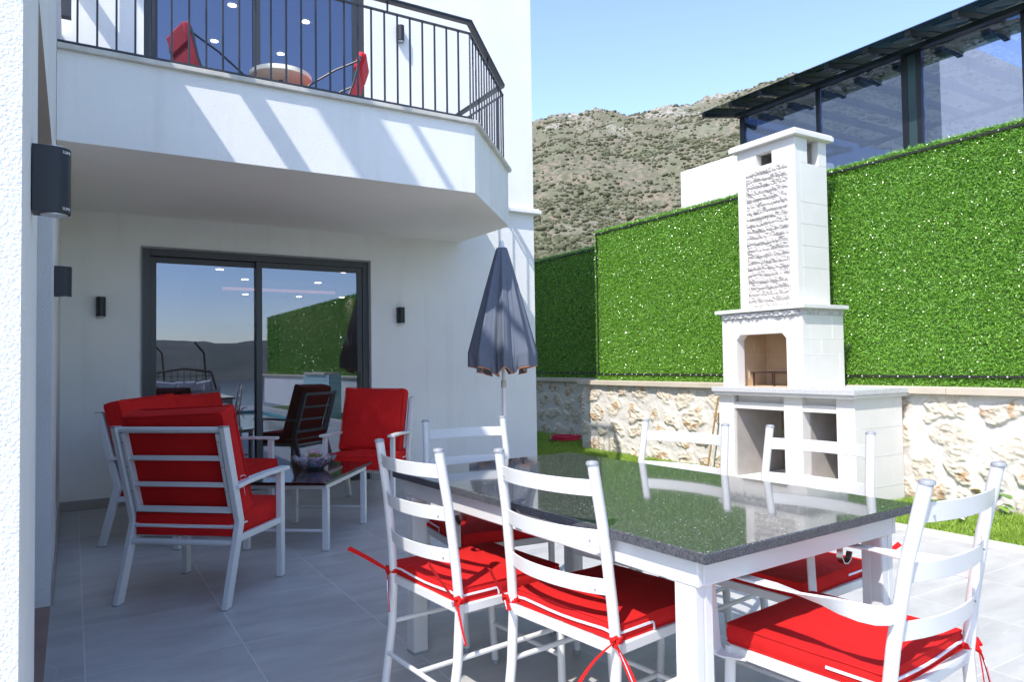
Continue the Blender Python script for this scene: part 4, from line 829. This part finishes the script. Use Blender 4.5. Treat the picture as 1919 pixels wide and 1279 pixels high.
# ------------------------------------------------------------ closed parasol
def parasol():
    X, Y, ZT = 3.265, 5.48, 2.30
    t = thing('parasol', 'closed blue-grey parasol with orange trimmed valance on a white pole', 'parasol', (X, Y, 0)); 
    b = MB(); b.tube([(0, 0, .04), (0, 0, 1.02)], .019, 16); b.tube([(0, 0, 1.0), (0, 0, 2.26)], .0165, 14); b.build('pole', white_metal, t)
    b = MB(); b.lathe([(.001, .99), (.023, .99), (.024, 1.0), (.024, 1.045), (.021, 1.055), (.001, 1.055)], n=16); b.build('collar', mat('beige_plastic', (.45, .42, .36), .5), t)
    b = MB(); b.lathe([(.001, 2.22), (.020, 2.22), (.024, 2.235), (.024, 2.27), (.018, 2.295), (.001, 2.305)], n=18); b.build('finial', mat('finial_plastic', (.66, .68, .72), .4), t)
    b = MB(); b.lathe([(.001, 0), (.24, 0), (.25, .01), (.25, .04), (.22, .06), (.05, .075), (.035, .10), (.035, .22), (.001, .22)], n=36); b.build('base', mat('base_stone', (.45, .45, .46), .7), t)
    nr, nth = 46, 192; th = np.linspace(0, 2*PI, nth, endpoint=False); rs = np.random.default_rng(12); K = 8; jit = rs.uniform(-.30, .30, K); amp = rs.uniform(.55, 1.3, K)
    z0, z1, zv = 2.235, 1.305, 1.165; rings = []
    kk = th/(2*PI)*K; ki = np.floor(kk).astype(int) % K; kf = kk-np.floor(kk); kf = np.clip(kf+jit[ki]*np.sin(kf*PI)*.5, 0, 1)
    fold = np.abs(np.sin(PI*(kf)))          # 0 at rib, 1 between the ribs
    V = []
    for i in range(nr):
        q = i/(nr-1)
        if q < .82: u = q/.82; z = z0+(z1-z0)*u; base = .046+.262*u**.96; bell = 0
        else: u = 1; v = (q-.82)/.18; z = z1+(zv-z1)*v; base = .308-.016*v; bell = v
        dep = (.10+.72*u**.7)*(fold**.75)*amp[ki]*(.62 if True else 1)
        rad = base*(1-np.clip(dep, 0, .72))+.010*u*np.sin(th*19+3*q)*fold+.018*bell*np.sin(th*24+1.3)+.004*u*np.sin(th*41)
        tw = .35*u*np.sin(2*PI*kf)*fold*.6*(.5+.5*amp[ki]) ; ang = th+tw*.35
        zz = z-(.05*u*fold*amp[ki])*(1-bell)-.05*bell*fold*amp[ki]+.016*bell*np.cos(th*8)+ (.05*u*fold*amp[ki])*0
        V.append(np.stack([rad*np.cos(ang), rad*np.sin(ang), zz+np.zeros(nth)], -1))
    V = np.array(V); F = []; i = np.arange(nr-1)[:, None]*nth; j = np.arange(nth)[None]; F = np.stack([i+j, i+(j+1) % nth, i+nth+(j+1) % nth, i+nth+j], -1).reshape(-1, 4)
    cm = mat('parasol_cloth', (.14, .16, .205), .9, var=.14, vscale=5, bump=.0006, bscale=700, spec=.2)
    o = npmesh('canopy', V.reshape(-1, 3), F, cm, t, smooth=True); so_ = o.modifiers.new('thick', 'SOLIDIFY'); so_.thickness = .002
    b = MB(); b.tube([tuple(p) for p in V[-1]], .0042, 6, closed=True); q = b.build('trim', mat('orange_trim', (.55, .22, .09), .8), None); q.parent = o
    b = MB(); b.lathe([(.037, 2.232), (.040, 2.240), (.030, 2.246), (.020, 2.247)], n=20); b.build('top_hub', mat('hub_white', (.6, .65, .7), .4), t)
    t.rotation_euler = (0, 0, 1.05); return t
parasol()

# ------------------------------------------------------------ wall lamps
def wall_lamp(label, loc, rz, s=1., text=False):
    """back plate in plane y=0, sticks out to -y; z centre at 0"""
    t = thing('wall_lamp', label, 'wall lamp', loc, rz, 'black up and down wall lamps'); h = .088*s; r_ = .037*s; d = .085*s
    b = MB(); n = 24; pts = [(-r_, -.001), (-r_, -(d-r_))]+[(r_*math.cos(a), -(d-r_)+r_*math.sin(a)) for a in np.linspace(PI, 2*PI, n)]+[(r_, -(d-r_)), (r_, -.001)]
    pts = [pts[0]]+pts[2:-2]+[pts[-1]]; b.prism(pts[::-1], -h+.004*s, h-.004*s); b.build('housing', black_m, t, bevel=.0015*s, angle=30)
    for z in (-h+.0035*s, h-.0035*s):
        b = MB(); sg = -1 if z < 0 else 1; b.lathe([(.024*s, 0), (.030*s, 0), (.030*s, sg*.003*s), (.024*s, sg*.003*s)], (0, -(d-r_), z), 24); b.build('lens_ring', mat('steel_ring', (.55, .57, .6), .3, metal=.6), t)
        b = MB(); b.lathe([(.001, 0), (.024*s, 0), (.024*s, sg*.001*s), (.001, sg*.001*s)], (0, -(d-r_), z), 24); b.build('lens', mat('lens', (.25, .28, .3), .1), t)
    if text:
        for z in (h-.020*s, -h+.012*s):
            text_part('lettering', 'LUMi', .0105, mat('print', (.7, .7, .7), .5), t, Matrix.Translation((-r_*.72, -(d-r_)-r_*.72, z)) @ Matrix.Rotation(R(-44), 4, 'Z') @ Matrix.Rotation(PI/2, 4, 'X'))
    return t
wall_lamp('black wall lamp on the shaded white wall left of the sliding door', (.209, HY-.0005, 1.75), 0)
wall_lamp('black wall lamp on the white wall between the sliding door and the parasol', (3.004, HY-.0005, 1.74), 0)
wall_lamp('sunlit wall lamp on the upper wall behind the balcony railing', (3.03, HY-.0005, 4.815), 0)
wall_lamp('large black wall lamp with small lettering, nearest the camera at the left edge', (WX+.0005, 2.16, 1.683), PI/2, 1.0, True)
wall_lamp('black wall lamp seen side on at the left wall corner, above the sofa', (WX+.0005, 4.75, 1.70), PI/2)

# ------------------------------------------------------------ balcony furniture
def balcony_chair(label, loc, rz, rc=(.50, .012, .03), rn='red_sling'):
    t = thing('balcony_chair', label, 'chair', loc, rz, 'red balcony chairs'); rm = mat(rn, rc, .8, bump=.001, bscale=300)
    prof = [(.24, .40), (.1, .37), (-.05, .36), (-.18, .40), (-.24, .50), (-.28, .64), (-.33, .84)]
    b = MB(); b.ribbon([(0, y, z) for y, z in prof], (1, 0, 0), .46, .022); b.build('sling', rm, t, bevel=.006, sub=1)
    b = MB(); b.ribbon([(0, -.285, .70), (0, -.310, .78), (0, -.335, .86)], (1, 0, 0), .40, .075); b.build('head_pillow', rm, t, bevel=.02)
    for s in (-1, 1):
        x = s*.25; b = MB(); b.tube([(x, -.315, .79), (x, -.26, .56), (x, -.20, .40), (x, -.02, .36), (x, .25, .40)], .010, 8); b.tube([(x, -.32, .76), (x, -.10, .66), (x, .12, .52), (x, .30, .30), (x, .30, .02)], .009, 8); b.tube([(x, -.1, .365), (x, -.34, .02)], .009, 8); b.tube([(x, -.34, .02), (x, .30, .02)], .009, 8); b.build('frame', iron, t)
    b = MB(); b.tube([(-.25, -.315, .79), (.25, -.315, .79)], .010, 8); b.tube([(-.25, -.34, .02), (.25, -.34, .02)], .009, 8); b.tube([(-.25, .3, .03), (.25, .3, .03)], .009, 8); b.build('frame_ties', iron, t)
    return t
balcony_chair('red reclining balcony chair, shade painted into its darker colour, at the left, behind the railing', (1.06, 6.5, 3.16), R(-78), (.20, .008, .025), 'shaded_red_sling')  # same red sling, darkened in colour to stand for the shade on it
balcony_chair('bright sunlit red balcony chair at the right of the round table', (1.98, 6.40, 3.16), R(66))
t = thing('balcony_table', 'round cream balcony table between the two red chairs', 'table', (1.60, 6.55, 3.16)); b = MB(); b.lathe([(.001, .64), (.255, .64), (.268, .648), (.268, .685), (.258, .69), (.001, .69)], n=48); b.build('tabletop', mat('cream_top', (.84, .80, .62), .5), t)
b = MB(); b.tube([(0, 0, .64), (0, 0, .02)], .02, 12); b.lathe([(.001, 0), (.2, 0), (.2, .015), (.03, .03), (.001, .03)], n=24); b.build('pedestal', iron, t)

# ------------------------------------------------------------ neighbour's glazed hall
NX = 9.4
nb = thing('glass_pavilion', 'neighbouring dark framed glass pavilion with bolted rafters and glass eaves', 'building', (NX, 4, 0)); nb['at'] = (NX, 4, 0); NK = dict(parent=nb, world=True, smooth=False)
pane_m = glass_mat('blue_glass', (.58, .64, .74), .42, (.66, .72, .88)); steel = mat('blue_black_steel', (.008, .010, .014), .38); canopy = glass_mat('canopy_glass', (.34, .48, .47), .12)
zs, zt = 2.2, 5.22; ye = 7.98
def yn(y9): return y9*NX/9.
b = MB()
for y, wd in ((yn(7.62), .09), (yn(6.28), .055), (yn(5.04), .08), (yn(4.86), .07), (yn(3.69), .07), (yn(3.52), .07), (yn(2.3), .06), (yn(1.1), .08)): b.box(NX-.03, y-wd/2, zs, NX+.05, y+wd/2, zt)
b.box(NX-.028, -2, zt+.0, NX+.06, yn(7.62)+.045, zt+.06)
b.build('window_frame', steel, bevel=.003, **NK)
b = MB(); b.box(NX-.15, -2, zt-.03, NX-.032, 8.0, zt+.035); b.build('eaves_beam', steel, bevel=.004, **NK)
for y0, y1 in ((yn(7.57), yn(6.31)), (yn(6.25), yn(5.08)), (yn(4.82), yn(3.73)), (yn(3.48), yn(2.34)), (yn(2.26), yn(1.15))):
    b = MB(); b.box(NX+.005, y1, zs, NX+.015, y0, zt); b.build('pane', pane_m, **NK)
b = MB(); b.box(NX-.02, yn(4.89), zs, NX+.0, yn(5.0), zt); b.build('corner_panel', mat('teal_panel', (.03, .06, .065), .3), **NK)
yr = [8.23-.56*k for k in range(0, 17)]
bol = mat('bolt', (.35, .37, .38), .35)
for y in yr:
    b = MB(); b.bar((NX-.62, y, 5.215), (NX+.4, y, 5.392), .07, .07); o = b.build('rafter', steel, bevel=.003, **NK)
    b = MB()
    for x in (NX-.54, NX-.34, NX-.14): b.lathe([(.001, -.006), (.014, -.005), (.016, 0), (.001, .002)], (x, y, 5.215+(x-NX+.62)*.1734-.0365), 10)
    q = b.build('bolts', bol, smooth=False); q.parent = o
b = MB(); b.add([(x, y, z+dz) for dz in (0, .010) for x, z in ((NX-.66, 5.25), (NX+.45, 5.4425)) for y in (-2., 8.30)], [(0, 1, 3, 2), (4, 6, 7, 5), (0, 4, 5, 1), (2, 3, 7, 6), (0, 2, 6, 4), (1, 5, 7, 3)]); b.build('eaves_glass', canopy, **NK)
b = MB(); b.box(NX+.3, -2, -.1, NX+8, yn(7.5), zs); b.box(NX+.06, -2, -.1, NX+.3, yn(7.62), zs); b.build('plinth', stucco, **NK)
b = MB(); b.box(NX+.06, yn(7.58), zs, NX+6, yn(7.62), zt); b.build('end_pane', pane_m, **NK)
for k, y in enumerate(yr):
    if y < yn(7.6): b = MB(); b.box(NX+.07, y-.045, zt-.10, NX+3.0, y+.045, zt-.02); b.build('roof_beam', steel, **NK)
b = MB(); b.box(NX+3.001, -2, zt-.11, NX+3.06, yn(7.5), zt-.04); b.build('purlin', steel, **NK)
# white block
t = thing('white_building', 'plain white neighbouring building block rising behind the hedge left of the chimney', 'building', (8.6, 7.5, 0)); t['at'] = (8.6, 7.5, 0)
b = MB(); b.box(8.5, 6.95, -.1, 9.2, 8.5, 4.31); b.build('wall', mat('bright_stucco', (.82, .82, .81), .85, bump=.003, bscale=60), t, world=True, smooth=False, bevel=.01)

# ------------------------------------------------------------ things behind the camera that the glass door mirrors
t = thing('mosaic_wall', 'turquoise mosaic fountain wall by the pool, seen mirrored in the door glass', 'fountain wall', (5.3, -3.4, 0)); t['at'] = (5.3, -3.4, 0)
mo = mat('mosaic', (.30, .55, .55), .3); tt_ = mo.node_tree; br = tt_.nodes.new('ShaderNodeTexBrick'); br.inputs['Scale'].default_value = 18; br.inputs['Color1'].default_value = (.12, .46, .48, 1); br.inputs['Color2'].default_value = (.55, .70, .68, 1); br.inputs['Mortar'].default_value = (.7, .7, .68, 1); br.offset = 0; br.inputs['Brick Width'].default_value = .5; br.inputs['Row Height'].default_value = .5
tc_ = tt_.nodes.new('ShaderNodeTexCoord'); mp_ = tt_.nodes.new('ShaderNodeMapping'); mp_.inputs['Rotation'].default_value = (0, PI/2, 0); tt_.links.new(tc_.outputs['Object'], mp_.inputs[0]); tt_.links.new(mp_.outputs[0], br.inputs[0]); tt_.links.new(br.outputs[0], tt_.nodes['Principled BSDF'].inputs['Base Color'])
b = MB(); b.box(5.2, -4.5, -.05, 5.5, -2.3, 1.0); b.build('wall', mo, t, world=True, smooth=False); b = MB(); b.box(5.15, -4.3, 1.0005, 5.55, -2.5, 1.06); b.build('coping', MC['wall_coping'], t, world=True, smooth=False, bevel=.005)
t = thing('daybed', 'wicker daybed with grey cushions and two curved posts, mirrored in the door glass', 'daybed', (2.0, -2.2, 0), R(12)); wk = mat('wicker', (.10, .075, .05), .7)
b = MB(); b.tube([(-.62, -.35, .05), (-.62, .35, .05), (.62, .35, .05), (.62, -.35, .05)], .03, 10, closed=True); b.tube([(-.62, -.35, .36), (-.62, .35, .36), (.62, .35, .36), (.62, -.35, .36)], .03, 10, closed=True)
for x in (-.62, .62):
    for y in (-.35, .35): b.tube([(x, y, .02), (x, y, .37)], .028, 8)
b.build('frame', wk, t)
b = MB(); b.tube([(-.62, -.36, .36), (-.66, -.42, .75), (-.55, -.48, 1.12), (0, -.5, 1.2), (.55, -.48, 1.12), (.66, -.42, .75), (.62, -.36, .36)], .028, 10)
for k in range(9): x = -.5+.125*k; b.tube([(x, -.37, .37), (x*1.05, -.44, .8), (x, -.49, 1.17)], .007, 6)
for k in range(6): z = .48+.11*k; b.tube([(-.64, -.38-.02*k, z), (0, -.42-.02*k, z), (.64, -.38-.02*k, z)], .007, 6)
b.build('back', wk, t)
for x in (-.4, .45): b = MB(); b.tube([(x, -.62, .02), (x-.02, -.66, 1.0), (x-.05, -.52, 1.55), (x-.22, -.2, 1.78)], .022, 10); b.build('curved_post', wk, t)
gc = mat('grey_fabric', (.50, .50, .52), .9, var=.15, vscale=6)
cushion('mattress', 1.18, .66, .12, gc, t, Matrix.Translation((0, 0, .39)), seed=3)
for k, x in enumerate((-.36, .05, .40)): cushion('pillow', .38, .38, .13, gc, t, Matrix.Translation((x, -.22, .70)) @ Matrix.Rotation(R(68), 4, 'X') @ Matrix.Rotation(R(-8+9*k), 4, 'Z'), puff=.04, seed=k+9)
t = thing('terrace_parapet', 'low white parapet at the terrace edge behind the camera', 'parapet', (-3, -8.9, 0)); t['at'] = (-3, -8.9, 0)
b = MB(); b.box(-9, -9, .0005, 2.6, -8.85, .42); b.build('wall', stucco, t, world=True, smooth=False); b = MB(); b.box(-9, -9.04, .4205, 2.64, -8.81, .46); b.build('coping', MC['wall_coping'], t, world=True, smooth=False)
